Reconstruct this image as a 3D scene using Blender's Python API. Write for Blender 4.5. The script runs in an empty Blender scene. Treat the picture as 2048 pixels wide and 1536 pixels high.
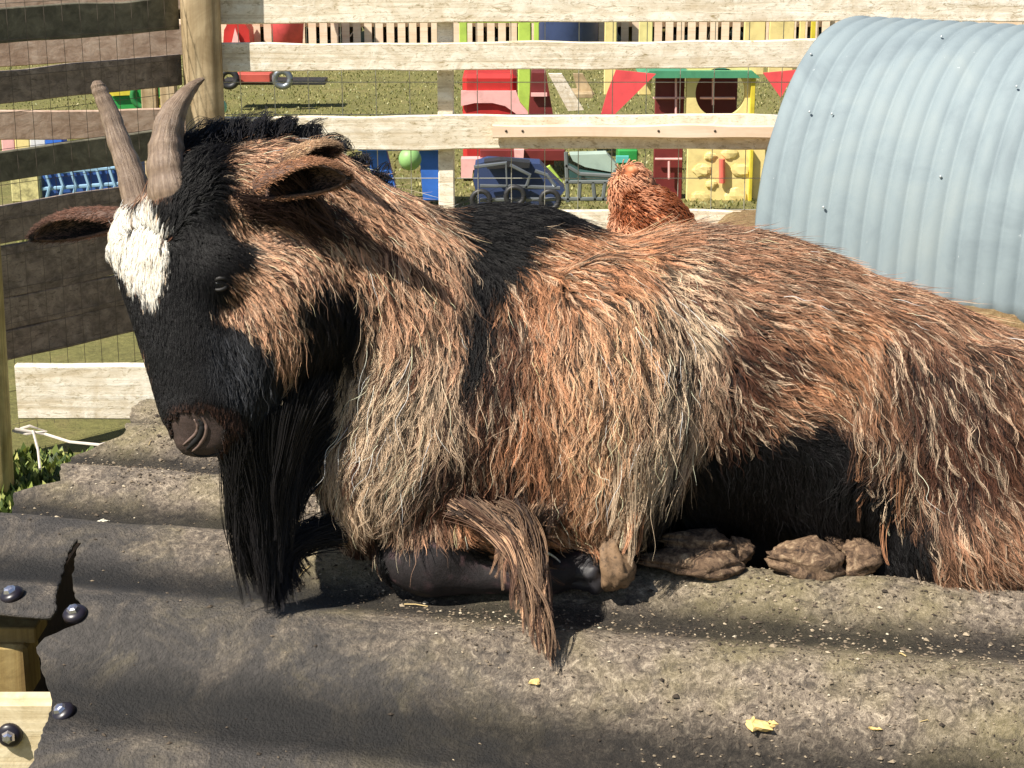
import bpy, bmesh, math, random
import numpy as np
from mathutils import Vector, Matrix
random.seed(7); rng = np.random.default_rng(11)
SC = bpy.context.scene
COL = SC.collection
rad = math.radians

# ------------------------------------------------------------------ camera, world, sun, exposure
F = 3600.0; PITCH = rad(15.8); HC = 1.62
cd = bpy.data.cameras.new('camera'); cam = bpy.data.objects.new('camera', cd); COL.objects.link(cam)
cd.sensor_width = 36; cd.lens = 36 * F / 2048; cd.clip_start = 0.05; cd.clip_end = 600
cam.location = (0, 0, HC); cam.rotation_euler = (rad(90) - PITCH, 0, 0)
SC.camera = cam
SUN = Vector((-0.52, -0.37, 0.77)).normalized()
w = bpy.data.worlds.new('World'); SC.world = w; w.use_nodes = True
nt = w.node_tree; bg = nt.nodes['Background']
sky = nt.nodes.new('ShaderNodeTexSky'); sky.sky_type = 'NISHITA'; sky.sun_disc = False
sky.sun_elevation = math.asin(SUN.z); sky.sun_rotation = math.atan2(SUN.x, SUN.y)
nt.links.new(sky.outputs[0], bg.inputs[0]); bg.inputs[1].default_value = 0.06
sd = bpy.data.lights.new('sun', 'SUN'); sd.energy = 5.0; sd.angle = rad(0.5); sd.color = (1, 0.93, 0.82)
so = bpy.data.objects.new('sun', sd); COL.objects.link(so)
so.rotation_euler = SUN.to_track_quat('Z', 'Y').to_euler(); so.location = (-3, -3, 6)
SC.view_settings.view_transform = 'Standard'; SC.view_settings.look = 'None'
SC.view_settings.exposure = 0.62; SC.view_settings.gamma = 1
SC.render.engine = 'CYCLES'
SC.cycles.max_bounces = 6; SC.cycles.transparent_max_bounces = 4

# ------------------------------------------------------------------ helpers
CP, SP = math.cos(PITCH), math.sin(PITCH)
M3 = np.array([[1, 0, 0], [0, SP, CP], [0, CP, -SP]])      # rows: right, up, forward
def cam2w(c): return np.asarray(c) @ M3 + np.array([0, 0, HC])
def w2cam(p): return (np.asarray(p) - np.array([0, 0, HC])) @ M3.T
def cc(px, py, d): return np.array([(px - 1024) / F * d, (768 - py) / F * d, d])
def P(px, py, d): return cam2w(cc(px, py, d))
def PY(px, py, Y):                                          # point on the vertical plane y = Y
    r = np.array([(px - 1024) / F, (768 - py) / F, 1.0]) @ M3
    return np.array([0, 0, HC]) + r * (Y / r[1])
def lin(c):
    out = []
    for v in c[:3]:
        v = v / 255.0
        out.append(v / 12.92 if v <= 0.04045 else ((v + 0.055) / 1.055) ** 2.4)
    return out
def L(r, g, b): return tuple(lin((r, g, b))) + (1,)
def tag(o, label=None, cat=None, group=None, kind=None):
    if label: o['label'] = label
    if cat: o['category'] = cat
    if group: o['group'] = group
    if kind: o['kind'] = kind
    return o
def empty(name, loc=(0, 0, 0), rz=0):
    o = bpy.data.objects.new(name, None); COL.objects.link(o); o.location = loc; o.rotation_euler = (0, 0, rz)
    o.empty_display_size = 0.1
    return o
def copy_tree(o, parent=None):
    c = o.copy(); COL.objects.link(c); c.parent = parent
    for ch in list(o.children): copy_tree(ch, c)
    return c
def vnoise(x, y, seed=0):                                   # 2-D value noise, -1..1
    x = np.asarray(x, float); y = np.asarray(y, float)
    xi = np.floor(x).astype(np.int64); yi = np.floor(y).astype(np.int64)
    fx = x - xi; fy = y - yi; fx = fx * fx * (3 - 2 * fx); fy = fy * fy * (3 - 2 * fy)
    def h(a, b):
        n = (a * 374761393 + b * 668265263 + seed * 1442695041) & 0x7fffffff
        n = ((n ^ (n >> 13)) * 1274126177) & 0x7fffffff
        return ((n ^ (n >> 16)) & 0xffff) / 32767.5 - 1
    a = h(xi, yi); b = h(xi + 1, yi); c = h(xi, yi + 1); d = h(xi + 1, yi + 1)
    return (a * (1 - fx) + b * fx) * (1 - fy) + (c * (1 - fx) + d * fx) * fy
def fbm(x, y, seed=0, o=3):
    s = 0; a = 1; t = 0
    for k in range(o): s = s + a * vnoise(x * 2 ** k, y * 2 ** k, seed + k); t += a; a *= .5
    return s / t

class MB:
    def __init__(s): s.v = []; s.f = []
    def add(s, vs, fs):
        n = len(s.v); s.v += [tuple(map(float, q)) for q in vs]; s.f += [tuple(i + n for i in f) for f in fs]; return s
    def box(s, c, size, R=None, ch=0.0):
        x, y, z = (q / 2 for q in size); c = Vector(c)
        if ch <= 0: ch = min(size) * 0.08
        vs = []
        for sx in (-1, 1):
            for sy in (-1, 1):
                for sz in (-1, 1):
                    vs += [(sx * (x - ch), sy * (y - ch), sz * z), (sx * (x - ch), sy * y, sz * (z - ch)), (sx * x, sy * (y - ch), sz * (z - ch))]
        b = bmesh.new()
        for q in vs: b.verts.new(q)
        r = bmesh.ops.convex_hull(b, input=b.verts)
        b.verts.index_update()
        pts = [Vector(q.co) for q in b.verts]
        if R is not None: pts = [R @ q for q in pts]
        s.add([q + c for q in pts], [[q.index for q in f.verts] for f in b.faces]); b.free(); return s
    def beam(s, a, b, w_, h_, up=(0, 0, 1)):
        a = Vector(a); b = Vector(b); d = (b - a); l = d.length; d.normalize()
        side = d.cross(Vector(up)).normalized(); u = side.cross(d)
        R = Matrix((d, side, u)).transposed()
        return s.box((a + b) / 2, (l, w_, h_), R)
    def tube(s, pts, rs, n=10, cap=True, ell=1.0, ref=(0, 0, 1)):
        pts = [Vector(p) for p in pts]; rings = []
        m = len(pts)
        if not hasattr(rs, '__len__'): rs = [rs] * m
        u = None; vs = []
        for i in range(m):
            t = (pts[min(i + 1, m - 1)] - pts[max(i - 1, 0)]).normalized()
            if u is None:
                r = Vector(ref)
                if abs(r.dot(t)) > .95: r = Vector((1, 0, 0))
                u = (r - t * r.dot(t)).normalized()
            else: u = (u - t * u.dot(t)).normalized()
            w2 = t.cross(u)
            for k in range(n):
                a = 2 * math.pi * k / n
                vs.append(pts[i] + (u * math.cos(a) * ell + w2 * math.sin(a)) * rs[i])
        fs = []
        for i in range(m - 1):
            for k in range(n):
                fs.append((i * n + k, i * n + (k + 1) % n, (i + 1) * n + (k + 1) % n, (i + 1) * n + k))
        if cap: fs.append(tuple(range(n - 1, -1, -1))); fs.append(tuple((m - 1) * n + k for k in range(n)))
        return s.add(vs, fs)
    def ell(s, c, r, R=None, nu=16, nv=10, bump=0, seed=0):
        vs = []; fs = []
        for j in range(nv + 1):
            th = math.pi * j / nv
            for i in range(nu):
                ph = 2 * math.pi * i / nu
                q = Vector((math.sin(th) * math.cos(ph), math.sin(th) * math.sin(ph), math.cos(th)))
                k = 1 + (bump * float(vnoise(q.x * 3 + q.z * 2, q.y * 3 - q.z, seed)) if bump else 0)
                q = Vector((q.x * r[0] * k, q.y * r[1] * k, q.z * r[2] * k))
                if R is not None: q = R @ q
                vs.append(q + Vector(c))
        for j in range(nv):
            for i in range(nu):
                fs.append((j * nu + i, (j + 1) * nu + i, (j + 1) * nu + (i + 1) % nu, j * nu + (i + 1) % nu))
        return s.add(vs, fs)
    def prism(s, poly, axis0, axis1, org, depthvec):        # closed polygon (2-D) extruded
        a0 = Vector(axis0); a1 = Vector(axis1); o = Vector(org); dv = Vector(depthvec); n = len(poly)
        f = [o + a0 * p[0] + a1 * p[1] for p in poly]
        s.add(f + [q + dv for q in f], [tuple(range(n)), tuple(range(2 * n - 1, n - 1, -1))] +
              [(i, (i + 1) % n, n + (i + 1) % n, n + i) for i in range(n)]); return s
    def build(s, name, m, parent=None, smooth=False, fix=True):
        me = bpy.data.meshes.new(name); me.from_pydata(s.v, [], s.f)
        if fix:
            b = bmesh.new(); b.from_mesh(me); bmesh.ops.recalc_face_normals(b, faces=b.faces); b.to_mesh(me); b.free()
        if smooth: me.polygons.foreach_set('use_smooth', [True] * len(me.polygons))
        me.materials.append(m)
        o = bpy.data.objects.new(name, me); COL.objects.link(o)
        if parent is not None:
            o.parent = parent
            # geometry is written in world space: take the parent's placement out of it
            me.transform(parent_world(parent).inverted())
        return o
def parent_world(o):
    m = Matrix.LocRotScale(o.location, o.rotation_euler, o.scale)
    return parent_world(o.parent) @ m if o.parent else m
def plank(mb, a, b, h, t, nrm, seg=22, wob=0.0025, seed=0, cut=0.0):
    """a weathered board from a to b; h high, t thick; nrm = its face normal"""
    a = Vector(a); b = Vector(b); d = (b - a); nrm = Vector(nrm).normalized(); up = nrm.cross(d).normalized()
    if up.z < 0: up = -up
    vs = []; fs = []
    for i in range(seg + 1):
        k = i / seg; c = a + d * k
        e = [float(vnoise(k * (d.length * 6) + seed * 3.1, j * 7.3, seed)) * wob for j in range(4)]
        ch = t * .14
        for (x, y) in ((-h / 2 + ch, -t / 2), (h / 2 - ch, -t / 2), (h / 2, -t / 2 + ch), (h / 2, t / 2 - ch), (h / 2 - ch, t / 2), (-h / 2 + ch, t / 2), (-h / 2, t / 2 - ch), (-h / 2, -t / 2 + ch)):
            y0 = x + (e[0] if x > 0 else e[1]); vs.append(c + up * y0 - nrm * y + nrm * e[2] * .4)
    for i in range(seg):
        for k in range(8): fs.append((i * 8 + k, i * 8 + (k + 1) % 8, (i + 1) * 8 + (k + 1) % 8, (i + 1) * 8 + k))
    fs.append(tuple(range(8))); fs.append(tuple(seg * 8 + k for k in range(8)))
    mb.add(vs, fs); return mb

# ------------------------------------------------------------------ materials
def newmat(name):
    m = bpy.data.materials.new(name); m.use_nodes = True; n = m.node_tree
    return m, n, n.nodes['Principled BSDF']
def node(n, t, **k):
    q = n.nodes.new(t)
    for a, b in k.items():
        if a.startswith('i_'): q.inputs[int(a[2:])].default_value = b
        else: setattr(q, a, b)
    return q
def ramp(n, fac, stops):
    r = n.nodes.new('ShaderNodeValToRGB'); e = r.color_ramp.elements
    while len(e) < len(stops): e.new(0.5)
    for q, (p, c) in zip(e, stops): q.position = p; q.color = c
    n.links.new(fac, r.inputs[0]); return r.outputs[0]
def coords(n, scale, objrand=True, src='Object'):
    tc = n.nodes.new('ShaderNodeTexCoord'); mp = n.nodes.new('ShaderNodeMapping'); mp.inputs['Scale'].default_value = scale
    n.links.new(tc.outputs[src], mp.inputs[0])
    if objrand:
        oi = n.nodes.new('ShaderNodeObjectInfo'); mu = n.nodes.new('ShaderNodeMath'); mu.operation = 'MULTIPLY'; mu.inputs[1].default_value = 37
        n.links.new(oi.outputs['Random'], mu.inputs[0]); n.links.new(mu.outputs[0], mp.inputs['Location'])
    return mp.outputs[0]
def noise(n, co, s, det=6, ro=.6, dist=0):
    q = node(n, 'ShaderNodeTexNoise'); q.inputs['Scale'].default_value = s; q.inputs['Detail'].default_value = det
    q.inputs['Roughness'].default_value = ro; q.inputs['Distortion'].default_value = dist
    n.links.new(co, q.inputs['Vector']); return q.outputs[0]
def mix(n, f, a, b, mode='MIX'):
    q = n.nodes.new('ShaderNodeMix'); q.data_type = 'RGBA'; q.blend_type = mode
    for k, v in ((0, f), (6, a), (7, b)):
        if isinstance(v, (float, int, tuple)): q.inputs[k].default_value = v
        else: n.links.new(v, q.inputs[k])
    return q.outputs[2]
def bump(n, bs, h, st=.4, dist=.003):
    b = n.nodes.new('ShaderNodeBump'); b.inputs['Strength'].default_value = st; b.inputs['Distance'].default_value = dist
    n.links.new(h, b.inputs['Height']); n.links.new(b.outputs[0], bs.inputs['Normal'])
def m_wood(name, c1, c2, c3, axis='x', grain=30, lich=None, mott=7, bst=.6):
    m, n, b = newmat(name)
    sc = (1.2, grain, grain) if axis == 'x' else (grain, grain, 1.2)
    co = coords(n, sc); co2 = coords(n, (1, 1, 1))
    g = noise(n, co, 1.5, 7, .65, .6); k = noise(n, co2, mott, 6, .7, 1.2)
    c = ramp(n, g, [(.25, c2), (.5, c1), (.75, c3)])
    k2 = ramp(n, k, [(.38, (0, 0, 0, 1)), (.6, (1, 1, 1, 1))])
    c = mix(n, k2, mix(n, .55, c, c2), c)
    if lich:
        li = noise(n, coords(n, (9, 9, 26) if axis == 'x' else (26, 26, 9)), 3.2, 8, .75, 1.5); f = ramp(n, li, [(.53, (0, 0, 0, 1)), (.66, (.85, .85, .85, 1))]); c = mix(n, f, c, lich)
    n.links.new(c, b.inputs['Base Color']); b.inputs['Roughness'].default_value = .85
    bump(n, b, mix(n, .5, g, k), bst, .004); return m
def m_plain(name, c, rough=.5, var=.12, sc=6, dirt=None, metal=0, bst=.15):
    m, n, b = newmat(name); co = coords(n, (1, 1, 1)); k = noise(n, co, sc, 6, .65, .3)
    dk = tuple(q * (1 - 2.2 * var) for q in c[:3]) + (1,); lt = tuple(min(1, q * (1 + var)) for q in c[:3]) + (1,)
    col = ramp(n, k, [(.3, dk), (.5, c), (.7, lt)])
    if dirt:
        f = ramp(n, noise(n, co, sc * 3.1, 7, .75, .8), [(.52, (0, 0, 0, 1)), (.68, (1, 1, 1, 1))]); col = mix(n, f, col, dirt)
    n.links.new(col, b.inputs['Base Color']); b.inputs['Roughness'].default_value = rough; b.inputs['Metallic'].default_value = metal
    bump(n, b, k, bst, .003); return m

W_PALE = m_wood('pale_weathered_wood', L(252, 243, 224), L(200, 180, 146), L(254, 250, 238), lich=L(150, 130, 84), mott=13, bst=1)
W_NEW = m_wood('new_pine', L(244, 222, 196), L(222, 190, 158), L(250, 232, 210), mott=3, bst=.2)
W_POST = m_wood('post_wood', L(196, 174, 138), L(122, 100, 66), L(214, 196, 160), axis='z', grain=26, mott=4)
W_GREEN = m_wood('green_tinged_post_wood', L(196, 178, 120), L(120, 100, 52), L(222, 204, 150), axis='z', grain=26, mott=5)
W_DARK = m_wood('dark_stained_wood', L(154, 138, 124), L(88, 78, 70), L(184, 168, 152), lich=L(80, 70, 60), mott=18, grain=14, bst=1)
W_DARKG = m_wood('green_grey_stained_wood', L(118, 114, 96), L(70, 68, 56), L(146, 140, 120), mott=14, grain=14, bst=1)
W_SHED = m_wood('shelter_timber', L(170, 146, 92), L(96, 72, 36), L(200, 178, 122), axis='z', mott=8)
W_SHEDL = m_wood('shelter_board', L(238, 222, 184), L(170, 146, 100), L(250, 238, 208), mott=10)

# ------------------------------------------------------------------ ground
def ground_z(x, y):
    z = 0.02 * fbm(x * .9, y * .9, 5)
    k = np.clip((x - .35) / .35, 0, 1) * np.clip((y - 3.7) / .5, 0, 1) * np.clip((6.4 - y) / .8, 0, 1)
    k = k * k * (3 - 2 * k)
    return z + .60 * k * (1 + .02 * fbm(x * 5, y * 5, 9))
def grid_mesh(name, xs, ys, zf, m, smooth=True):
    X, Y = np.meshgrid(xs, ys); Z = zf(X, Y); nx, ny = len(xs), len(ys)
    v = np.stack([X, Y, Z], -1).reshape(-1, 3)
    i = np.arange(nx * ny).reshape(ny, nx)
    f = np.stack([i[:-1, :-1], i[:-1, 1:], i[1:, 1:], i[1:, :-1]], -1).reshape(-1, 4)
    me = bpy.data.meshes.new(name); me.from_pydata(v.tolist(), [], f.tolist())
    if smooth: me.polygons.foreach_set('use_smooth', [True] * len(me.polygons))
    me.materials.append(m); o = bpy.data.objects.new(name, me); COL.objects.link(o); return o
gm, n, b = newmat('meadow_soil'); co = coords(n, (1, 1, 1), False)
gr = ramp(n, noise(n, co, 3, 8, .7, .4), [(.3, L(84, 80, 42)), (.5, L(114, 114, 58)), (.62, L(140, 128, 80)), (.8, L(108, 120, 54))])
gr = mix(n, .5, gr, ramp(n, noise(n, co, 40, 6, .8), [(.3, L(70, 66, 34)), (.7, L(170, 164, 100))]))
n.links.new(gr, b.inputs['Base Color']); b.inputs['Roughness'].default_value = .95; bump(n, b, noise(n, co, 60, 6, .8), .8, .02)
q = np.concatenate([np.linspace(-60, -3, 12), np.linspace(-2.9, 3.5, 120), np.linspace(3.7, 60, 12)])
r = np.concatenate([np.linspace(-40, -.5, 8), np.linspace(0, 7, 110), np.linspace(7.2, 30, 60), np.linspace(32, 200, 12)])
tag(grid_mesh('ground', q, r, ground_z, gm), kind='structure')
# loose sandy litter on the raised bank, as a thin sheet following it
sm, n, b = newmat('sandy_litter'); co = coords(n, (1, 1, 1), False)
n.links.new(ramp(n, noise(n, co, 55, 8, .8, .6), [(.3, L(120, 92, 56)), (.5, L(160, 132, 90)), (.7, L(200, 176, 132))]), b.inputs['Base Color'])
b.inputs['Roughness'].default_value = .95; bump(n, b, noise(n, co, 90, 6, .8), .9, .02)
tag(grid_mesh('earth_bank', np.linspace(.5, 3.4, 120), np.linspace(3.95, 6.2, 110), lambda x, y: ground_z(x, y) + .012, sm), kind='structure')

# ------------------------------------------------------------------ fences
YF = 5.6
rf = empty('rail_fence', (0, YF, 0)); tag(rf, 'sunlit pale wooden rail fence with wire mesh running across behind the goat', 'fence')
def rail(px0, px1, ytop, ybot, m, seed, off=0.0, Y=YF, tilt=0):
    a0 = PY(px0, (ytop + ybot) / 2, Y + off); a1 = PY(px1, (ytop + ybot) / 2 + tilt, Y + off)
    h = abs(PY(px0, ytop, Y)[2] - PY(px0, ybot, Y)[2])
    mb = MB(); plank(mb, a0, a1, h, .022, (0, -1, 0), seg=90, wob=.004, seed=seed); return mb.build('rail', m, rf)
rail(440, 2200, -75, 47, W_PALE, 1, 0, tilt=-6)
rail(436, 2150, 88, 143, W_PALE, 2, -.03, tilt=-12)
rail(440, 2150, 232, 300, W_PALE, 3, 0, tilt=-4)
rail(985, 1760, 250, 275, W_NEW, 4, -.035)
rail(700, 2150, 420, 470, W_PALE, 5, 0)
rail(440, 2150, 560, 640, W_PALE, 6, 0)
def post(name, m, x, y, wd, z0, z1, lean=(0, 0), parent=None, n=14, sq=.55):
    mb = MB(); pts = [(x + lean[0] * k, y + lean[1] * k, z0 + (z1 - z0) * k) for k in np.linspace(0, 1, n)]
    vs = []; fs = []; m_ = 20
    for i, p in enumerate(pts):
        for k in range(m_):
            a = 2 * math.pi * k / m_; c_, s_ = math.cos(a), math.sin(a)
            e = 1 / max(abs(c_), abs(s_)); rr = wd / 2 * (1 - sq + sq * e) * (1 + .03 * float(vnoise(i * .7, k * .9, 3)))
            vs.append((p[0] + c_ * rr, p[1] + s_ * rr, p[2]))
    for i in range(len(pts) - 1):
        for k in range(m_): fs.append((i * m_ + k, i * m_ + (k + 1) % m_, (i + 1) * m_ + (k + 1) % m_, (i + 1) * m_ + k))
    fs.append(tuple(range(m_))); fs.append(tuple((len(pts) - 1) * m_ + k for k in range(m_)))
    mb.add(vs, fs); return mb.build(name, m, parent, smooth=True)
cpx = PY(407, 100, YF - .04)
post('post', W_POST, cpx[0], YF - .06, .118, -.05, 1.75, (.0, 0), rf)
p2 = PY(1725, 20, YF + .07); post('post', W_POST, p2[0], YF + .07, .11, 0.4, 1.7, (0, 0), rf)
for px, py0, py1 in ((892, 150, 420),):
    p3 = PY(px, 200, YF + .06); mb = MB(); mb.box((p3[0], YF + .045, .75), (.05, .045, 1.5)); mb.build('post', W_PALE, rf)
# wire mesh on the far side of the rails
mb = MB(); x0 = PY(446, 200, YF)[0]; x1 = 2.1
for x in np.arange(x0 + .05, x1, .105): mb.tube([(x, YF + .03, .05), (x + .003, YF + .03, .6), (x, YF + .03, 1.5)], .0013, 4)
for z in np.arange(.1, 1.5, .1): mb.tube([(x0, YF + .032, z), (x1, YF + .032, z)], .0013, 4)
mb.build('wire_mesh', m_plain('galvanised_wire', L(190, 190, 180), .4, metal=.6), rf)
# nail heads on the new rail
for px in (1012, 1045, 1317, 1430):
    c = PY(px, 262, YF - .047); MB().ell(c, (.004, .002, .004), None, 10, 6).build('nail', m_plain('nail_steel', L(90, 80, 70), .5, metal=.7), rf)

lf = empty('board_fence', (PY(200, 400, 5.4)[0], 5.4, 0)); tag(lf, 'dark shaded board fence running from the left edge to the round corner post', 'fence')
LA = PY(-120, 400, 4.90); LB = PY(372, 400, 5.55)
dirl = Vector((LB[0] - LA[0], LB[1] - LA[1], 0)).normalized(); nl = Vector((dirl.y, -dirl.x, 0))
def on_left(px, py):      # meet the fence plane
    r = np.array([(px - 1024) / F, (768 - py) / F, 1.0]) @ M3; o = np.array([0, 0, HC]); nn = np.array(nl)
    t = ((np.array([LA[0], LA[1], 0]) - o) @ nn) / (r @ nn); return o + r * t
for i, (yt, yb, m) in enumerate(((-60, 4, W_PALE), (16, 86, W_DARKG), (140, 206, W_DARK), (300, 360, W_DARKG), (408, 482, W_DARK), (490, 591, W_DARK), (592, 656, W_DARK), (657, 718, W_DARK))):
    if i == 0: continue
    a = on_left(20, yt); bq = on_left(20, yb); h = a[2] - bq[2]; zc = (a[2] + bq[2]) / 2
    mb = MB(); plank(mb, (LA[0], LA[1], zc), (LB[0], LB[1], zc), h, .02, nl, seg=60, wob=.004, seed=20 + i); mb.build('board', m, lf)
mb = MB(); LD = (LB - LA) if isinstance(LA, Vector) else Vector(tuple(LB - LA)); LD.z = 0; off_ = nl * .018
for k in range(15):
    q = Vector((LA[0], LA[1], 0)) + LD * (k / 14) + off_; mb.tube([(q.x, q.y, .05), (q.x + .002, q.y, .7), (q.x, q.y, 1.5)], .0008, 4)
for z in np.arange(.08, 1.5, .1):
    q = Vector((LA[0], LA[1], z)) + off_; q2 = q + LD; mb.tube([q, (q + q2) / 2 + Vector((0, 0, -.003)), q2], .0008, 4)
mb.build('wire_mesh', m_plain('dull_wire', L(110, 100, 90), .6, metal=.3), lf)
pn = PY(-22, 500, 4.62); post('post', W_GREEN, pn[0] - .035, 4.62, .095, -.08, 1.75, (.03, 0), lf)
# outer pale rails beyond the board fence
of = empty('outer_rail_fence', (PY(180, 200, 6.6)[0], 6.6, 0)); tag(of, 'pinkish sunlit rails seen through the gaps of the dark board fence', 'fence')
for i, (y0, y1, hh) in enumerate(((112, 78, .115), (252, 246, .11), (2, -10, .1))):
    a = PY(-160, y0, 6.5); c = PY(392, y1, 6.9); mb = MB(); plank(mb, a, c, hh, .025, (-.05, -1, 0), seg=60, wob=.005, seed=40 + i)
    mb.build('rail', m_wood('pink_grey_wood_%d' % i, L(206, 178, 158), L(150, 120, 100), L(226, 204, 186), mott=12), of)
for px in (-60, 292, 330):
    c = PY(px, 100, 6.95); MB().box((c[0], 6.98, .7), (.06, .05, 1.5)).build('post', W_POST, of)
# low gravel board
gb = MB(); a = PY(36, 782, 4.98); c = PY(420, 782, 4.98); plank(gb, a, c, .160, .035, (0, -1, 0), seg=50, wob=.003, seed=51)
tag(gb.build('timber_board', W_PALE), 'wide sunlit board lying on edge at the foot of the dark fence', 'board')
# twine
tw = MB(); tw.tube([PY(30, 858, 4.6), PY(90, 868, 4.6), PY(140, 884, 4.5), PY(200, 890, 4.4), PY(235, 880, 4.4)], .004, 6)
tw.tube([PY(66, 862, 4.6), PY(76, 900, 4.5), PY(80, 938, 4.4)], .0035, 6)
tw.tube([PY(26, 862, 4.62), PY(60, 852, 4.6), PY(92, 862, 4.6), PY(54, 868, 4.6), PY(26, 862, 4.62)], .004, 6)
tag(tw.build('rope', m_plain('bleached_rope', L(205, 195, 185), .9)), 'pale frayed rope hanging from the left post over the weeds', 'rope')

# ------------------------------------------------------------------ weeds (left, beyond the roof) and playground grass
def leaf_cloud(name, n, xf, mat, size=.03):
    mb = MB(); vs = []; fs = []
    for i in range(n):
        p, sz = xf(i); a = random.uniform(0, 6.28); up = Vector((random.gauss(0, .5), random.gauss(0, .5), 1)).normalized()
        s = Vector((math.cos(a), math.sin(a), 0)); k = len(vs); l = size * sz
        p = Vector(p); vs += [p - s * l * .22, p + s * l * .22, p + up * l * .6 + s * l * .3, p + up * l * 1.2, p + up * l * .6 - s * l * .3]
        fs.append((k, k + 1, k + 2, k + 3, k + 4))
    mb.v = [tuple(q) for q in vs]; mb.f = fs
    return mb.build(name, mat, fix=False)
lm, n, b = newmat('weed_leaf'); gi = node(n, 'ShaderNodeNewGeometry')
n.links.new(ramp(n, gi.outputs['Random Per Island'], [(0, L(40, 58, 26)), (.5, L(86, 104, 44)), (.8, L(138, 150, 72)), (1, L(196, 196, 120))]), b.inputs['Base Color'])
b.inputs['Roughness'].default_value = .6
def weedpos(i):
    x = random.uniform(-1.5, -.75); y = random.uniform(3.9, 4.95); z = float(ground_z(x, y)); return (x, y, z), random.uniform(.6, 2.2)
tag(leaf_cloud('weeds', 9000, weedpos, lm, .022), 'green leafy weeds growing under the pale board at the left', 'weeds', kind='stuff')
glm, n, b = newmat('grass_blade'); gi = node(n, 'ShaderNodeNewGeometry')
n.links.new(ramp(n, gi.outputs['Random Per Island'], [(0, L(84, 90, 42)), (.5, L(122, 126, 64)), (.85, L(156, 150, 92)), (1, L(186, 176, 124))]), b.inputs['Base Color'])
def grasspos(i):
    y = 8 + 10 * random.random() ** 1.3; x = random.uniform(-.28, .28) * y; return (x, y, float(ground_z(x, y))), random.uniform(.5, 1.6)
tag(leaf_cloud('grass', 60000, grasspos, glm, .012), 'short playground grass beyond the rail fence', 'grass', kind='stuff')
# hedge / dark backdrop of a far wood
hm, n, b = newmat('hedge_leaf'); gi = node(n, 'ShaderNodeNewGeometry')
n.links.new(ramp(n, gi.outputs['Random Per Island'], [(0, L(36, 30, 22)), (.4, L(66, 52, 34)), (.8, L(84, 80, 44)), (1, L(120, 110, 66))]), b.inputs['Base Color'])
def hedgepos(i): return (random.uniform(-8, 8), 17.75 + random.uniform(0, .8) , random.uniform(0, 2.6)), random.uniform(.7, 1.8)
tag(leaf_cloud('hedge', 16000, hedgepos, hm, .16), 'dark brown green hedge behind the far picket fence', 'hedge', kind='stuff')

# ------------------------------------------------------------------ playground beyond the fence
def plastic(name, c, rough=.5): return m_plain(name, tuple(q * .92 + .02 for q in c[:3]) + (1,), rough, .11, 9, bst=.08)
PK = empty('picket_fence', (0, 17.5, 0)); tag(PK, 'far picket fence of narrow pale pickets beyond the playground', 'fence')
pkm = W_NEW
for i in range(72):
    px = 446 + i * 36 * .62
    if px > 1660: break
    p = PY(px, 70, 17.5); mb = MB(); hh = .98 + .02 * random.random(); wd = .072
    mb.prism([(-wd / 2, 0), (wd / 2, 0), (wd / 2, hh - .05), (0, hh), (-wd / 2, hh - .05)], (1, 0, 0), (0, 0, 1), (p[0], 17.5, .02), (0, .02, 0))
    mb.build('picket', pkm, PK)
for z in (.25, .8):
    MB().box((0, 17.56, z), (10, .04, .07)).build('rail', pkm, PK)

RED = plastic('red_plastic', L(190, 24, 16)); DRED = plastic('dark_red_plastic', L(112, 14, 12)); PINK = plastic('faded_pink_plastic', L(250, 190, 186))
CORAL = m_plain('coral_cloth', L(236, 84, 88), .8, .1, 9); YEL = plastic('pale_yellow_plastic', L(246, 224, 150)); YELS = plastic('strong_yellow_plastic', L(226, 206, 52))
GRN = plastic('green_plastic', L(70, 150, 110)); LIME = plastic('lime_plastic', L(190, 222, 90)); BLU = plastic('blue_plastic', L(40, 110, 210)); NAVY = plastic('navy_plastic', L(36, 58, 104))
BLK = plastic('black_rubber', L(26, 26, 30)); GREY = m_plain('grey_metal', L(140, 146, 152), .35, metal=.6); TEAL = plastic('teal_cloth', L(26, 74, 70), .7)
GREENB = plastic('bright_green_plastic', L(24, 150, 60)); WHT = plastic('white_plastic', L(225, 225, 225))
def quadpanel(name, m, x0, x1, y0, y1, Y, parent, t=.04):
    a = PY(x0, y1, Y); c = PY(x1, y0, Y)
    return MB().box(((a[0] + c[0]) / 2, Y + t / 2, (a[2] + c[2]) / 2), (c[0] - a[0], t, c[2] - a[2])).build(name, m, parent)
# playhouse: yellow walls, round window, dark red door, green roof
Yh = 9.2
ph = empty('playhouse', (PY(1440, 400, Yh)[0], Yh, 0)); tag(ph, 'pale yellow plastic playhouse with a round window and dark red door', 'playhouse')
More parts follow.
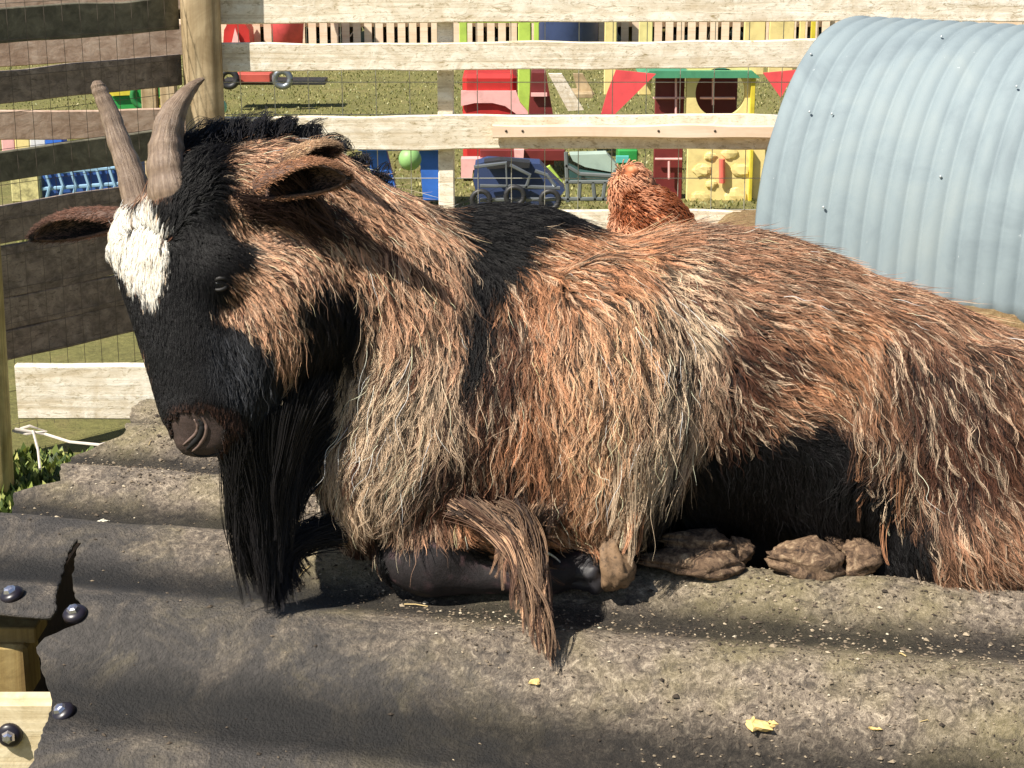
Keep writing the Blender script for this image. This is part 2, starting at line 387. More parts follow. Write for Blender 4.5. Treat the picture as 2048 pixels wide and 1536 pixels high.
# front wall with round hole
a = PY(1372, 236, Yh); c = PY(1512, 146, Yh); cx, cz = PY(1441, 186, Yh)[0], PY(1441, 186, Yh)[2]; rr = .127
mb = MB(); N = 40; top = 1.38; bot = .02; xl, xr = a[0], c[0]
outer = []; inner = []
for i in range(N):
    t = 2 * math.pi * i / N; ct, st = math.cos(t), math.sin(t)
    inner.append((cx + rr * ct, cz + rr * st))
    k = min(((xr - cx) / ct if ct > 0 else (xl - cx) / ct) if abs(ct) > 1e-6 else 9, ((c[2] + .06 - cz) / st if st > 0 else (a[2] - .02 - cz) / st) if abs(st) > 1e-6 else 9)
    outer.append((cx + k * ct, cz + k * st))
vs = [(x, Yh, z) for x, z in outer] + [(x, Yh, z) for x, z in inner] + [(x, Yh + .05, z) for x, z in outer] + [(x, Yh + .05, z) for x, z in inner]
fs = []
for i in range(N):
    j = (i + 1) % N; fs += [(i, j, N + j, N + i), (2 * N + i, 3 * N + i, 3 * N + j, 2 * N + j), (N + i, N + j, 3 * N + j, 3 * N + i)]
mb.add(vs, fs); mb.build('window_wall', YEL, ph)
quadpanel('wall', YEL, 1372, 1534, 238, 416, Yh + .002, ph)
quadpanel('corner_post', YELS, 1500, 1512, 146, 236, Yh - .03, ph)
quadpanel('corner_post', YELS, 1497, 1507, 300, 422, Yh - .03, ph)
quadpanel('side_wall', YELS, 1512, 1560, 300, 422, Yh + .1, ph)
quadpanel('door', DRED, 1306, 1370, 146, 410, Yh + .06, ph)
quadpanel('back_wall', DRED, 1376, 1476, 150, 240, Yh + .7, ph)
mb = MB()
for (p_, q_) in (((1352, 150), (1352, 232)), ((1306, 196), (1370, 196)), ((1426, 150), (1426, 210)), ((1400, 196), (1470, 196)), ((1338, 322), (1338, 358)), ((1310, 318), (1364, 318))):
    MB().tube([PY(p_[0], p_[1], Yh + .03), PY(q_[0], q_[1], Yh + .03)], .006, 6).build('window_bar', PINK, ph)
mb = MB(); mb.prism([(-.3, 0), (.30, 0), (.26, .035), (-.26, .035)], (1, 0, 0), (0, 0, 1), (PY(1400, 154, Yh)[0], Yh - .05, PY(1400, 154, Yh)[2]), (0, .9, 0)); mb.build('roof', GRN, ph)
mb = MB(); mb.tube([PY(1444, 318, Yh - .02), PY(1444, 366, Yh - .02)], .016, 10); mb.build('door_handle', plastic('coral_plastic', L(232, 106, 90)), ph)
mb = MB()
for k, (x, y, s) in enumerate(((1405, 340, .045), (1420, 312, .03), (1422, 368, .03), (1470, 392, .06), (1400, 396, .05), (1480, 340, .05), (1460, 306, .04))):
    cq = PY(x, y, Yh - .003); mb.ell(cq, (s, .008, s * .7), None, 12, 6, .3, k)
mb.build('moulded_stone', YEL, ph)
# upper balustrade of a yellow climbing tower
ct = empty('climbing_tower', (PY(1570, 300, 10.4)[0], 10.4, 0)); tag(ct, 'yellow climbing tower with pale posts partly hidden by the grey metal ark', 'climbing frame')
for x0, x1 in ((1486, 1532), (1536, 1590), (1596, 1612)): quadpanel('panel', YEL, x0, x1, 30, 150, 10.4, ct)
quadpanel('corner_post', YELS, 1612, 1626, 10, 480, 10.38, ct)
for x0, x1 in ((1208, 1234), (1276, 1306)): quadpanel('post', YEL, x0, x1, 30, 190, 9.9, ct)
# bunting
for k, (pts, lab) in enumerate(((((1200, 236), (1222, 236), (1312, 148), (1232, 140), (1214, 186)), 'large coral triangular flag hanging left of the playhouse door'), (((1526, 146), (1592, 140), (1562, 196)), 'small coral triangular flag hanging beside the grey metal ark'))):
    o3 = [PY(x, y, 8.6) for x, y in pts]; mb = MB(); m_ = len(o3)
    mb.add([tuple(q) for q in o3] + [(q[0], q[1] + .012, q[2]) for q in o3], [tuple(range(m_)), tuple(range(2 * m_ - 1, m_ - 1, -1))] + [(i, (i + 1) % m_, m_ + (i + 1) % m_, m_ + i) for i in range(m_)])
    tag(mb.build('pennant', CORAL), lab, 'flag', 'coral flags')
# red slide
Ys = 10.0
rs = empty('toy_slide', (PY(1000, 300, Ys)[0], Ys, 0)); tag(rs, 'red plastic toy slide with a faded pink arched side rail', 'slide')
quadpanel('side_panel', RED, 926, 1034, 148, 330, Ys + .02, rs, .5)
def polypx(name, m, pts, Y, parent, t=.03):
    o3 = [PY(x, y, Y) for x, y in pts]; m_ = len(o3)
    return MB().add([tuple(q) for q in o3] + [(q[0], q[1] + t, q[2]) for q in o3], [tuple(range(m_)), tuple(range(2 * m_ - 1, m_ - 1, -1))] + [(i, (i + 1) % m_, m_ + (i + 1) % m_, m_ + i) for i in range(m_)]).build(name, m, parent)
polypx('side_rail', PINK, [(922, 182), (1032, 182), (1040, 205), (1056, 224), (1056, 240), (1044, 240), (1030, 226), (1010, 212), (985, 206), (950, 206), (922, 212)], Ys, rs)
polypx('step_panel', DRED, [(1064, 146), (1092, 146), (1108, 240), (1108, 330), (1056, 330), (1058, 235)], Ys - .1, rs, .3)
quadpanel('lower_panel', DRED, 960, 1130, 300, 322, Ys - .15, rs)
polypx('foot', PINK, [(922, 318), (968, 318), (968, 334), (946, 340), (944, 356), (922, 356)], Ys - .2, rs, .1)
polypx('rung', PINK, [(1062, 186), (1094, 186), (1094, 193), (1062, 193)], Ys - .13, rs, .02)
polypx('upright', PINK, [(1028, 300), (1048, 300), (1046, 330), (1030, 330)], Ys - .2, rs, .05)
# lime swing frame
lg = empty('swing_frame', (PY(1050, 100, 11)[0], 11, 0)); tag(lg, 'lime green upright frame posts beside the red toy slide', 'swing frame')
for x0, x1, y0, y1 in ((1036, 1062, 40, 240), (919, 934, 40, 110), (1068, 1078, 40, 90)):
    quadpanel('post', LIME, x0, x1, y0, y1, 11, lg, .08)
quadpanel('crossbar', LIME, 915, 1080, 30, 46, 11, lg, .08)
polypx('slide_chute', LIME, [(1088, 338), (1100, 332), (1124, 362), (1122, 376), (1108, 372), (1094, 352)], 8.4, lg, .04)
# wooden A frame
af = empty('wooden_trestle', (PY(1140, 200, 10.6)[0], 10.6, 0)); tag(af, 'grey wooden trestle with splayed legs standing on the grass right of the red slide', 'trestle')
polypx('leg', W_PALE, [(1097, 148), (1124, 148), (1168, 220), (1136, 222)], 10.6, af, .05)
polypx('leg', W_POST, [(1146, 148), (1166, 148), (1190, 190), (1158, 192)], 10.9, af, .05)
quadpanel('shelf', W_POST, 1120, 1186, 188, 196, 10.75, af, .3)
# blue barrel
bb = empty('storage_barrel', (PY(1136, 100, 17)[0], 17, 0)); tag(bb, 'dark blue round barrel standing in front of the far picket fence', 'barrel')
c = PY(1136, 100, 17); x0 = PY(1078, 60, 17)[0]; x1 = PY(1198, 60, 17)[0]; R_ = (x1 - x0) / 2
MB().tube([(c[0], 17, .02), (c[0], 17, .1), (c[0], 17, .62), (c[0], 17, .72), (c[0], 17, .9)], [R_ * .9, R_, R_ * 1.02, R_, R_ * .88], 32).build('drum', NAVY, bb, True)
MB().tube([(c[0], 17, .86), (c[0], 17, .91)], [R_ * .95, R_ * .93], 32).build('lid', plastic('light_blue_plastic', L(110, 150, 190)), bb, True)
# red tub + tricycle
rt = empty('red_tub', (PY(580, 80, 17)[0], 17, 0)); tag(rt, 'round red plastic tub in front of the far picket fence', 'tub')
c = PY(576, 90, 17); MB().tube([(c[0], 17, .02), (c[0], 17, .35), (c[0], 17, .95), (c[0], 17, 1.0)], [.13, .16, .17, .18], 28).build('bucket', plastic('salmon_red_plastic', L(226, 80, 84)), rt, True)
MB().tube([(c[0], 17, .98), (c[0], 17, 1.02)], [.185, .185], 28).build('rim', PINK, rt, True)
rt2 = empty('play_tent', (PY(468, 80, 17.1)[0], 17.1, 0)); tag(rt2, 'small red peaked play tent beside the corner post', 'tent')
polypx('cloth', RED, [(446, 92), (448, 60), (470, 20), (498, 60), (500, 92)], 17.1, rt2, .3); polypx('flap', PINK, [(462, 92), (470, 56), (482, 92)], 17.05, rt2, .03)
tr = empty('toy_trolley', (PY(520, 165, 13)[0], 13, 0)); tag(tr, 'low red toy trolley with grey wheels on the grass by the corner post', 'trolley')
quadpanel('tray', plastic('brick_red_plastic', L(196, 82, 66)), 470, 540, 148, 166, 13, tr, .25); quadpanel('chassis', BLK, 446, 650, 160, 170, 13.05, tr, .2)
for px in (458, 565):
    c = PY(px, 158, 12.95); mb = MB(); t_ = [(c[0] + .055 * math.cos(k / 20 * 6.2832), c[1], c[2] + .055 * math.sin(k / 20 * 6.2832)) for k in range(21)]
    mb.tube(t_, .022, 8, cap=False); mb.build('wheel', GREY if px > 500 else BLK, tr, True)
ball = MB(); ball.ell(PY(820, 318, 8.6), (.055, .055, .055), None, 20, 12); tag(ball.build('toy_ball', plastic('pale_green_plastic', L(140, 186, 110)), None, True), 'pale green ball between the two blue legs', 'ball')
mk = MB(); mk.ell(PY(446, 214, 7.2), (.016, .016, .026), None, 14, 10); tag(mk.build('marker_peg', plastic('mint_plastic', L(150, 214, 176)), None, True), 'small mint green peg poking out beside the corner post', 'peg')
# blue table
bt = empty('toy_table', (PY(810, 300, 8.8)[0], 8.8, 0)); tag(bt, 'bright blue plastic toy table with splayed legs behind the goat neck', 'table')
polypx('leg', BLU, [(722, 300), (772, 300), (792, 380), (770, 400), (750, 360)], 8.8, bt, .06)
polypx('leg', BLU, [(838, 300), (878, 300), (880, 400), (846, 400)], 8.8, bt, .06)
quadpanel('tabletop', BLU, 716, 886, 282, 302, 8.75, bt, .4)
# pushchair (grey/blue) and teal cart
pc = empty('pushchair', (PY(1030, 400, 8.0)[0], 8.0, 0)); tag(pc, 'folded navy and grey pushchair lying behind the goat withers', 'pushchair')
polypx('seat', NAVY, [(950, 330), (975, 322), (1080, 328), (1100, 350), (1130, 380), (1100, 420), (960, 420), (946, 360)], 8.05, pc, .15)
mb = MB()
for line in (((948, 334), (1012, 326), (1014, 372), (1120, 376)), ((960, 372), (1014, 372), (1010, 420)), ((1020, 330), (1060, 350), (1052, 376)), ((1070, 342), (1094, 350), (1110, 372)), ((960, 400), (1140, 398))):
    mb.tube([PY(x, y, 7.98) for x, y in line], .009, 6)
mb.build('frame', GREY, pc)
for px, py in ((1030, 392), (962, 400), (1100, 400)):
    c = PY(px, py, 7.95); mb = MB(); mb.tube([(c[0] + .04 * math.cos(k / 16 * 6.2832), c[1], c[2] + .04 * math.sin(k / 16 * 6.2832)) for k in range(17)], .012, 8, cap=False); mb.build('wheel', BLK, pc, True)
polypx('hood', BLK, [(968, 324), (1000, 320), (1060, 326), (1058, 336), (975, 338)], 8.0, pc, .1)
ck = empty('shopping_trolley', (PY(1190, 400, 7.8)[0], 7.8, 0)); tag(ck, 'grey wire trolley carrying a teal cloth left of the brown hen', 'trolley')
mb = MB()
for line in (((1132, 304), (1136, 404)), ((1230, 340), (1232, 408)), ((1130, 364), (1232, 364)), ((1130, 398), (1232, 398)), ((1130, 330), (1160, 348), (1226, 352)), ((1160, 364), (1158, 400)), ((1186, 364), (1190, 400)), ((1210, 364), (1206, 400))):
    mb.tube([PY(x, y, 7.78) for x, y in line], .009, 6)
mb.build('frame', m_plain('dull_grey_metal', L(110, 116, 116), .5), ck)
polypx('cloth', TEAL, [(1134, 332), (1160, 344), (1226, 352), (1228, 366), (1190, 360), (1140, 362)], 7.84, ck, .12)
polypx('cover', plastic('pale_mint_plastic', L(176, 196, 180)), [(1140, 310), (1214, 308), (1234, 330), (1232, 346), (1170, 334), (1146, 322)], 7.9, ck, .1)
gx = empty('recycling_box', (PY(1250, 310, 8.9)[0], 8.9, 0)); tag(gx, 'green plastic box half hidden behind the brown hen', 'box')
quadpanel('box_body', GREENB, 1236, 1276, 300, 330, 8.9, gx, .2); quadpanel('lid', plastic('aqua_plastic', L(90, 190, 180)), 1232, 1258, 312, 326, 8.87, gx, .02)
# toys beyond the left fence
yt = empty('ride_on_toy', (PY(270, 200, 8)[0], 8, 0)); tag(yt, 'yellow and green ride-on toy seen between the goat horns', 'toy')
polypx('seat', YELS, [(206, 172), (262, 168), (268, 190), (222, 192)], 8, yt, .1)
polypx('body', GREENB, [(262, 168), (322, 160), (326, 214), (296, 226), (216, 214), (222, 194), (266, 190)], 8.02, yt, .12)
mb = MB(); c = PY(288, 192, 7.95); mb.tube([(c[0] + .05 * math.cos(k / 16 * 6.2832), c[1], c[2] + .05 * math.sin(k / 16 * 6.2832)) for k in range(17)], .014, 8, cap=False); mb.build('wheel', plastic('leaf_green_plastic', L(20, 120, 50)), yt, True)
polypx('bumper', YELS, [(296, 226), (316, 196), (330, 206), (330, 236)], 7.98, yt, .08)
bx = empty('toy_crate', (PY(150, 380, 7.4)[0], 7.4, 0)); tag(bx, 'blue lattice crate behind the dark boards at the left', 'crate')
quadpanel('crate_body', plastic('mid_blue_plastic', L(34, 84, 160)), 84, 262, 318, 420, 7.4, bx, .3)
mb = MB()
for k in range(7):
    mb.tube([PY(84 + k * 26, 322, 7.38), PY(100 + k * 26, 372, 7.37), PY(90 + k * 26, 410, 7.38)], .007, 6)
for y in (346, 378): mb.tube([PY(84, y, 7.38), PY(256, y - 12, 7.38)], .008, 6)
mb.build('lattice', plastic('pale_blue_plastic', L(140, 180, 210)), bx)
quadpanel('label_panel', m_plain('cream_card', L(206, 198, 140), .8, .3, 30), 24, 76, 350, 404, 7.36, bx, .05)
bk = empty('toy_bucket', (PY(40, 280, 7.6)[0], 7.6, 0)); tag(bk, 'row of small pale and blue plastic blocks behind the dark boards at the far left', 'blocks')
for k, (x0, x1, m) in enumerate(((6, 28, PINK), (32, 58, YEL), (62, 90, WHT), (92, 124, BLU))): quadpanel('block', m, x0, x1, 262 - k * 2, 330, 7.6, bk, .08)

# ------------------------------------------------------------------ grey corrugated ark
RIV=None
ak = empty('metal_ark', (1.3, 4.6, .6)); tag(ak, 'grey corrugated metal arched animal ark at the right behind the goat', 'animal ark')
am, n, b = newmat('galvanised_sheet'); co = coords(n, (1, 1, 1), False)
k1 = noise(n, co, 5, 7, .65, .5); k2 = noise(n, co, 34, 5, .7)
c = ramp(n, k1, [(.3, L(118, 131, 138)), (.5, L(132, 146, 152)), (.7, L(141, 153, 156))])
c = mix(n, ramp(n, k2, [(.69, (0, 0, 0, 1)), (.73, (1, 1, 1, 1))]), c, L(180, 188, 190))
n.links.new(c, b.inputs['Base Color']); b.inputs['Roughness'].default_value = .75; b.inputs['Metallic'].default_value = 0
bump(n, b, k2, .25, .002)
AZ = rad(39); ax = Vector((math.cos(AZ), -math.sin(AZ), 0)); hz = Vector((math.sin(AZ), math.cos(AZ), 0))
o0 = Vector(PY(1502, 540, 4.62)); o0.z = float(ground_z(np.array(.7), np.array(4.62))) - .02
RZ, RY = .665, .46
vs = []; NU, NV = 420, 56; LEN = 1.75; prof = []
for j in range(NV + 1):
    t = math.pi * j / NV; e = 1.0
    y = RY - RY * math.copysign(abs(math.cos(t)) ** e, math.cos(t)); z = RZ * math.sin(t) ** .84 if j not in (0, NV) else 0
    prof.append((y, z, math.cos(t), math.sin(t)))
for i in range(NU + 1):
    s = LEN * i / NU; cw = .0050 * (2 * abs(math.sin(math.pi * s / .052)) ** .8 - 1)
    for (y, z, ct_, st_) in prof:
        q = o0 + ax * s + hz * (y - cw * ct_) + Vector((0, 0, z + cw * st_)); q += ax * .004 * float(vnoise(y * 9, z * 9, 4)) * (i in (0, NU)); vs.append(q)
fs = [(i * (NV + 1) + j, (i + 1) * (NV + 1) + j, (i + 1) * (NV + 1) + j + 1, i * (NV + 1) + j + 1) for i in range(NU) for j in range(NV)]
o = MB().add(vs, fs).build('arched_sheet', am, ak, True); md = o.modifiers.new('t', 'SOLIDIFY'); md.thickness = .003
for s, j in ((.03, 18), (.1, 12), (.165, 12), (.62, 16), (.8, 20), (.35, 22), (.2, 5), (.5, 8)):
    y, z, a_, b_ = prof[j]; q = o0 + ax * s + hz * (y - .009 * a_) + Vector((0, 0, z + .009 * b_)); RIV = RIV or m_plain('rivet_steel', L(205, 212, 214), .4, metal=.5); MB().ell(q, (.0035, .0035, .0035), None, 8, 6).build('rivet', RIV, ak)
mb = MB()
for s in (LEN - .02,): mb.prism([(p_[0], p_[1]) for p_ in prof], hz, (0, 0, 1), o0 + ax * s, ax * .015)
mb.build('end_board', W_DARK, ak)

# ------------------------------------------------------------------ shelter with corrugated roof
TA = .21
def vco(x, y): return y + TA * (x + .34)
def roof_z(x, y):
    v = vco(x, y); d = np.maximum(0, 1.78 - v)
    z = .90 - .20 * d - .75 * d * d
    z = z - .10 * np.maximum(0, v - 2.25)
    z = z + .0140 * np.cos(2 * np.pi * (v - 1.89) / .185)
    return z + .0018 * fbm(x * 16, y * 16, 3) + .004 * fbm(x * 2.3, y * 4, 8)
def on_roof(px, py):
    r = np.array([(px - 1024) / F, (768 - py) / F, 1.0]) @ M3; o = np.array([0, 0, HC]); lo, hi = .8, 4.0
    for t in np.arange(.8, 4, .004):
        q = o + r * t
        if q[2] < roof_z(q[0], q[1]): return q
    return o + r * 2.6
EG = [on_roof(x, y) for x, y in ((40, 1560), (66, 1536), (92, 1450), (104, 1404), (84, 1345), (74, 1300), (88, 1278), (152, 1250), (166, 1222), (150, 1190), (146, 1150), (152, 1110), (166, 1074))]
EG2 = [on_roof(x, y) for x, y in ((-170, 1068), (-60, 1050), (2, 1026), (30, 985), (120, 962), (140, 915), (200, 893), (252, 870), (262, 822), (290, 800), (335, 790))]
def build_sheet(name, vs_, left, right, parent, nx=330):
    """rows at constant v; left(v), right(v) give the x limits"""
    X = []; Y = []
    for v in vs_:
        a, b2 = left(v), right(v); x = a + (b2 - a) * np.linspace(0, 1, nx) ** 1.25; X.append(x); Y.append(v - TA * (x + .34))
    X = np.array(X); Y = np.array(Y); Z = roof_z(X, Y); ny = len(vs_)
    v3 = np.stack([X, Y, Z], -1).reshape(-1, 3); i = np.arange(nx * ny).reshape(ny, nx)
    f = np.stack([i[:-1, :-1], i[:-1, 1:], i[1:, 1:], i[1:, :-1]], -1).reshape(-1, 4)
    me = bpy.data.meshes.new(name); me.from_pydata(v3.tolist(), [], f.tolist()); me.polygons.foreach_set('use_smooth', [True] * len(me.polygons))
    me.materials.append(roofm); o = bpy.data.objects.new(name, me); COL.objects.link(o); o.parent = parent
    me.transform(parent_world(parent).inverted()); md = o.modifiers.new('t', 'SOLIDIFY'); md.thickness = .004; md.offset = -1; return o
roofm, n, b = newmat('bitumen_sheet'); co = coords(n, (1, 1, 1), False)
geo = node(n, 'ShaderNodeNewGeometry'); sep = node(n, 'ShaderNodeSeparateXYZ'); n.links.new(geo.outputs['Position'], sep.inputs[0])
base = ramp(n, noise(n, co, 120, 6, .7), [(.3, L(44, 42, 40)), (.7, L(70, 66, 63))])
dust = ramp(n, noise(n, co, 95, 8, .85, .9), [(.36, L(74, 66, 58)), (.46, L(118, 106, 93)), (.54, L(152, 138, 121)), (.66, L(214, 198, 174))])
moss = mix(n, .5, dust, L(140, 130, 88)); dust = mix(n, ramp(n, noise(n, co, 6, 4, .6), [(.45, (0, 0, 0, 1)), (.6, (1, 1, 1, 1))]), dust, moss)
# where the litter lies: everywhere but the worn clean front strip at the left
vx = node(n, 'ShaderNodeMath', operation='MULTIPLY_ADD'); n.links.new(sep.outputs[0], vx.inputs[0]); vx.inputs[1].default_value = .90; n.links.new(sep.outputs[1], vx.inputs[2])
nz = node(n, 'ShaderNodeMath', operation='MULTIPLY_ADD'); n.links.new(noise(n, co, 9, 7, .75, .6), nz.inputs[0]); nz.inputs[1].default_value = .55; n.links.new(vx.outputs[0], nz.inputs[2])
cov = node(n, 'ShaderNodeMapRange'); n.links.new(nz.outputs[0], cov.inputs[0]); cov.inputs[1].default_value = 1.74; cov.inputs[2].default_value = 1.96
fine = ramp(n, noise(n, co, 55, 8, .8, .8), [(.36, (0, 0, 0, 1)), (.56, (1, 1, 1, 1))])
cv = node(n, 'ShaderNodeMath', operation='MULTIPLY'); n.links.new(cov.outputs[0], cv.inputs[0]); n.links.new(fine, cv.inputs[1])
c2 = node(n, 'ShaderNodeMath', operation='MULTIPLY_ADD'); n.links.new(cov.outputs[0], c2.inputs[0]); c2.inputs[1].default_value = .45; n.links.new(cv.outputs[0], c2.inputs[2]); c2.use_clamp = True
faint = ramp(n, noise(n, co, 14, 6, .7, 1), [(.48, (0, 0, 0, 1)), (.8, (.5, .5, .5, 1))])
c3 = node(n, 'ShaderNodeMath', operation='MAXIMUM'); n.links.new(c2.outputs[0], c3.inputs[0]); n.links.new(faint, c3.inputs[1])
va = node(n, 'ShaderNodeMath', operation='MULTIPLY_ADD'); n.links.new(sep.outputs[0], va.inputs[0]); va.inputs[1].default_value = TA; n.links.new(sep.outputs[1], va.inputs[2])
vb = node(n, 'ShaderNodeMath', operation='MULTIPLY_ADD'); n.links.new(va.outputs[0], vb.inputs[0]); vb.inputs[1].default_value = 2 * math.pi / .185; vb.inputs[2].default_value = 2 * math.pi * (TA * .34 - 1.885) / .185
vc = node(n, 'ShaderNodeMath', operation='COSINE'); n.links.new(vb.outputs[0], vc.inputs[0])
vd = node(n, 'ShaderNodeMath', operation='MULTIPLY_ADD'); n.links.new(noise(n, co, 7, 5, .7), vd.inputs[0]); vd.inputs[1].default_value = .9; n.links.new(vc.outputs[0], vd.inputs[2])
valley_shade = node(n, 'ShaderNodeMapRange'); n.links.new(vd.outputs[0], valley_shade.inputs[0]); valley_shade.inputs[1].default_value = -.35; valley_shade.inputs[2].default_value = .7; valley_shade.inputs[3].default_value = .18; valley_shade.inputs[4].default_value = 1.15  # shade in the corrugation valleys, painted into the roof colour
full = mix(n, c3.outputs[0], base, dust); cg = mix(n, 1.0, full, valley_shade.outputs[0], 'MULTIPLY')
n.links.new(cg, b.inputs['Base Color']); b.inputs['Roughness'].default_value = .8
hb = node(n, 'ShaderNodeMath', operation='MULTIPLY_ADD'); n.links.new(noise(n, co, 190, 8, .85), hb.inputs[0]); n.links.new(c3.outputs[0], hb.inputs[1]); n.links.new(noise(n, co, 300, 3, .6), hb.inputs[2])
bump(n, b, hb.outputs[0], .9, .004)

sh = empty('goat_shelter', (.1, 1.9, 0)); tag(sh, 'low timber shelter under a dirty black corrugated roof sheet the goat lies on', 'shelter')
e1v = [vco(q[0], q[1]) for q in EG]; e1x = [q[0] for q in EG]
e2v = [vco(q[0], q[1]) for q in EG2]; e2x = [q[0] for q in EG2]
print('edges', np.round(e1v, 3), np.round(e2v, 3))
vm = e1v[-1]
def left1(v):
    if v <= e1v[0]: return e1x[0]
    if v < vm: return float(np.interp(v, np.maximum.accumulate(e1v), e1x)) + .0015 * float(vnoise(v * 300, 0, 2))
    k = np.maximum.accumulate([max(q, vm + .002) for q in e2v])
    return float(np.interp(v, k, e2x)) + .003 * float(vnoise(v * 120, 0, 2))
vend = e2v[-1] + .06; print('vend', vend)
vr = np.concatenate([np.linspace(1.2, vm, 150), np.linspace(vm + .0005, vend, 190)])
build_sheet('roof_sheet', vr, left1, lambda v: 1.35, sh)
v0 = vco(*on_roof(100, 1243)[:2])
fl_v = [vco(*on_roof(x, y)[:2]) for x, y in ((98, 1243), (112, 1225), (112, 1190), (124, 1150), (134, 1110), (156, 1075))]; fl_x = [on_roof(x, y)[0] for x, y in ((98, 1243), (112, 1225), (112, 1190), (124, 1150), (134, 1110), (156, 1075))]
flv = np.maximum.accumulate(fl_v)
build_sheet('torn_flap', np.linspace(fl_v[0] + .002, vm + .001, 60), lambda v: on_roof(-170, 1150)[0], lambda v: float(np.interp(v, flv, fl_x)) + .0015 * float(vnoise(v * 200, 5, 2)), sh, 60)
# screws
SCR = m_plain('screw_cap_black', L(34, 30, 40), .35, bst=.05); SCM = m_plain('screw_steel', L(205, 205, 220), .22, metal=.9)
def screw(pos, nrm, parent):
    R = Vector(nrm).to_track_quat('Z', 'Y').to_matrix()
    mb = MB(); t_ = lambda z: Vector(pos) + R @ Vector((0, 0, z))
    mb.tube([t_(-.002), t_(.002), t_(.0045), t_(.006)], [.0125, .0125, .0105, .006], 24); o = mb.build('screw', SCR, parent, True)
    mb = MB(); mb.tube([t_(.004), t_(.0065), t_(.0095), t_(.0105)], [.0075, .0072, .0055, .003], 6); mb.build('screw_head', SCM, o)
for px, py in ((24, 1192), (150, 1230), (126, 1428)):
    q = on_roof(px, py); e = .004; nn = (-(roof_z(q[0] + e, q[1]) - q[2]) / e, -(roof_z(q[0], q[1] + e) - q[2]) / e * .6, 1); screw(Vector(q) + Vector((0, 0, .001)), nn, sh)
# timber below the torn edge
def tb(px0, px1, py0, py1, Y, t, m, name):
    a = PY(px0, py1, Y); c = PY(px1, py0, Y); mb = MB()
    mb.box(((a[0] + c[0]) / 2, Y + t / 2, (a[2] + c[2]) / 2), (c[0] - a[0], t, c[2] - a[2])); return mb.build(name, m, sh)
tb(-80, 52, 1292, 1400, 1.76, .05, W_SHED, 'upright')
tb(-300, 70, 1256, 1288, 1.77, .05, W_SHED, 'purlin')
tb(-300, 120, 1408, 1700, 1.63, .03, W_SHEDL, 'front_board')
W_IN = m_wood('shaded_inner_board', L(60, 44, 32), L(30, 22, 16), L(80, 60, 44), mott=10)  # colour darkened to stand in for the shade under the roof
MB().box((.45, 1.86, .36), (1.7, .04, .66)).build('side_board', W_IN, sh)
MB().box((-.60, 2.1, .38), (.04, .66, .76)).build('end_board', W_IN, sh)  # unseen wall added to keep the sun off the space under the crack
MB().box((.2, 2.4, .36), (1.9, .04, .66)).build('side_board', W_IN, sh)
for x, y in ((-.75, 1.75), (1.1, 1.75), (-.4, 2.45), (1.1, 2.45)): MB().box((x, y, .38), (.07, .07, .78)).build('post', W_SHED, sh)
q = PY(20, 1470, 1.628); screw(q, (0, -1, .1), sh)

# litter lying on the roof
def crumbs(name, n, m, lab, cat, pos, smin, smax, flat=.45):
    mb = MB(); vs = []; fs = []
    for i in range(n):
        x, y = pos(); z = float(roof_z(x, y)); s = random.uniform(smin, smax) * (1 if random.random() < .9 else 1.8); a = random.uniform(0, 3.14)
        l1, l2 = s, s * random.uniform(.3, .9); k = len(vs)
        for (u_, v_, w_) in ((1, 0, 0), (0, 1, 0), (-1, 0, 0), (0, -1, 0), (.1, .1, 1), (0, 0, -.3)):
            xx = u_ * l1 * random.uniform(.7, 1.2); yy = v_ * l2 * random.uniform(.7, 1.2)
            vs.append((x + xx * math.cos(a) - yy * math.sin(a), y + xx * math.sin(a) + yy * math.cos(a), z + w_ * s * flat + .0008))
        for t in ((0, 1), (1, 2), (2, 3), (3, 0)): fs += [(k + t[0], k + t[1], k + 4), (k + t[1], k + t[0], k + 5)]
    mb.v = vs; mb.f = fs; return tag(mb.build(name, m), lab, cat, kind='stuff')
def inside():
    while True:
        x = random.uniform(-.8, 1.2); y = random.uniform(1.25, 2.45); v = vco(x, y)
        if v < vend - .02 and x > left1(v) + .015: return x, y, v
def p_dirt():
    while True:
        x, y, v = inside(); k = y + .9 * x + .25 * float(fbm(np.array(x * 6), np.array(y * 6), 3)) - 1.56
        if random.random() < min(1, max(.03, k * 4)): return x, y
cm, n, b = newmat('litter_crumb'); gi = node(n, 'ShaderNodeNewGeometry')
n.links.new(ramp(n, gi.outputs['Random Per Island'], [(0, L(52, 44, 36)), (.4, L(96, 84, 70)), (.8, L(136, 122, 102)), (.96, L(170, 154, 130)), (1, L(215, 204, 180))]), b.inputs['Base Color']); b.inputs['Roughness'].default_value = .9
crumbs('dirt_crumbs', 28000, cm, 'brown crumbs of dirt and dry litter strewn over the roof sheet', 'litter', p_dirt, .0008, .0028)
mb = MB()
for k in range(90):
    x, y = p_dirt(); a = random.uniform(0, 3.14); l = random.uniform(.006, .03); z0 = float(roof_z(x, y)); x2 = x + l * math.cos(a); y2 = y + l * math.sin(a); xm, ym = (x + x2) / 2 + random.gauss(0, .002), (y + y2) / 2
    mb.tube([(x, y, z0 + .0012), (xm, ym, float(roof_z(xm, ym)) + .0025), (x2, y2, float(roof_z(x2, y2)) + .0014)], random.uniform(.0004, .0009), 4)
tag(mb.build('straw', m_plain('dry_straw', L(196, 172, 120), .8, .2, 50)), 'short dry straw stems scattered over the roof sheet', 'straw', kind='stuff')
wm = m_plain('wood_chip', L(222, 192, 124), .8, .25, 60)
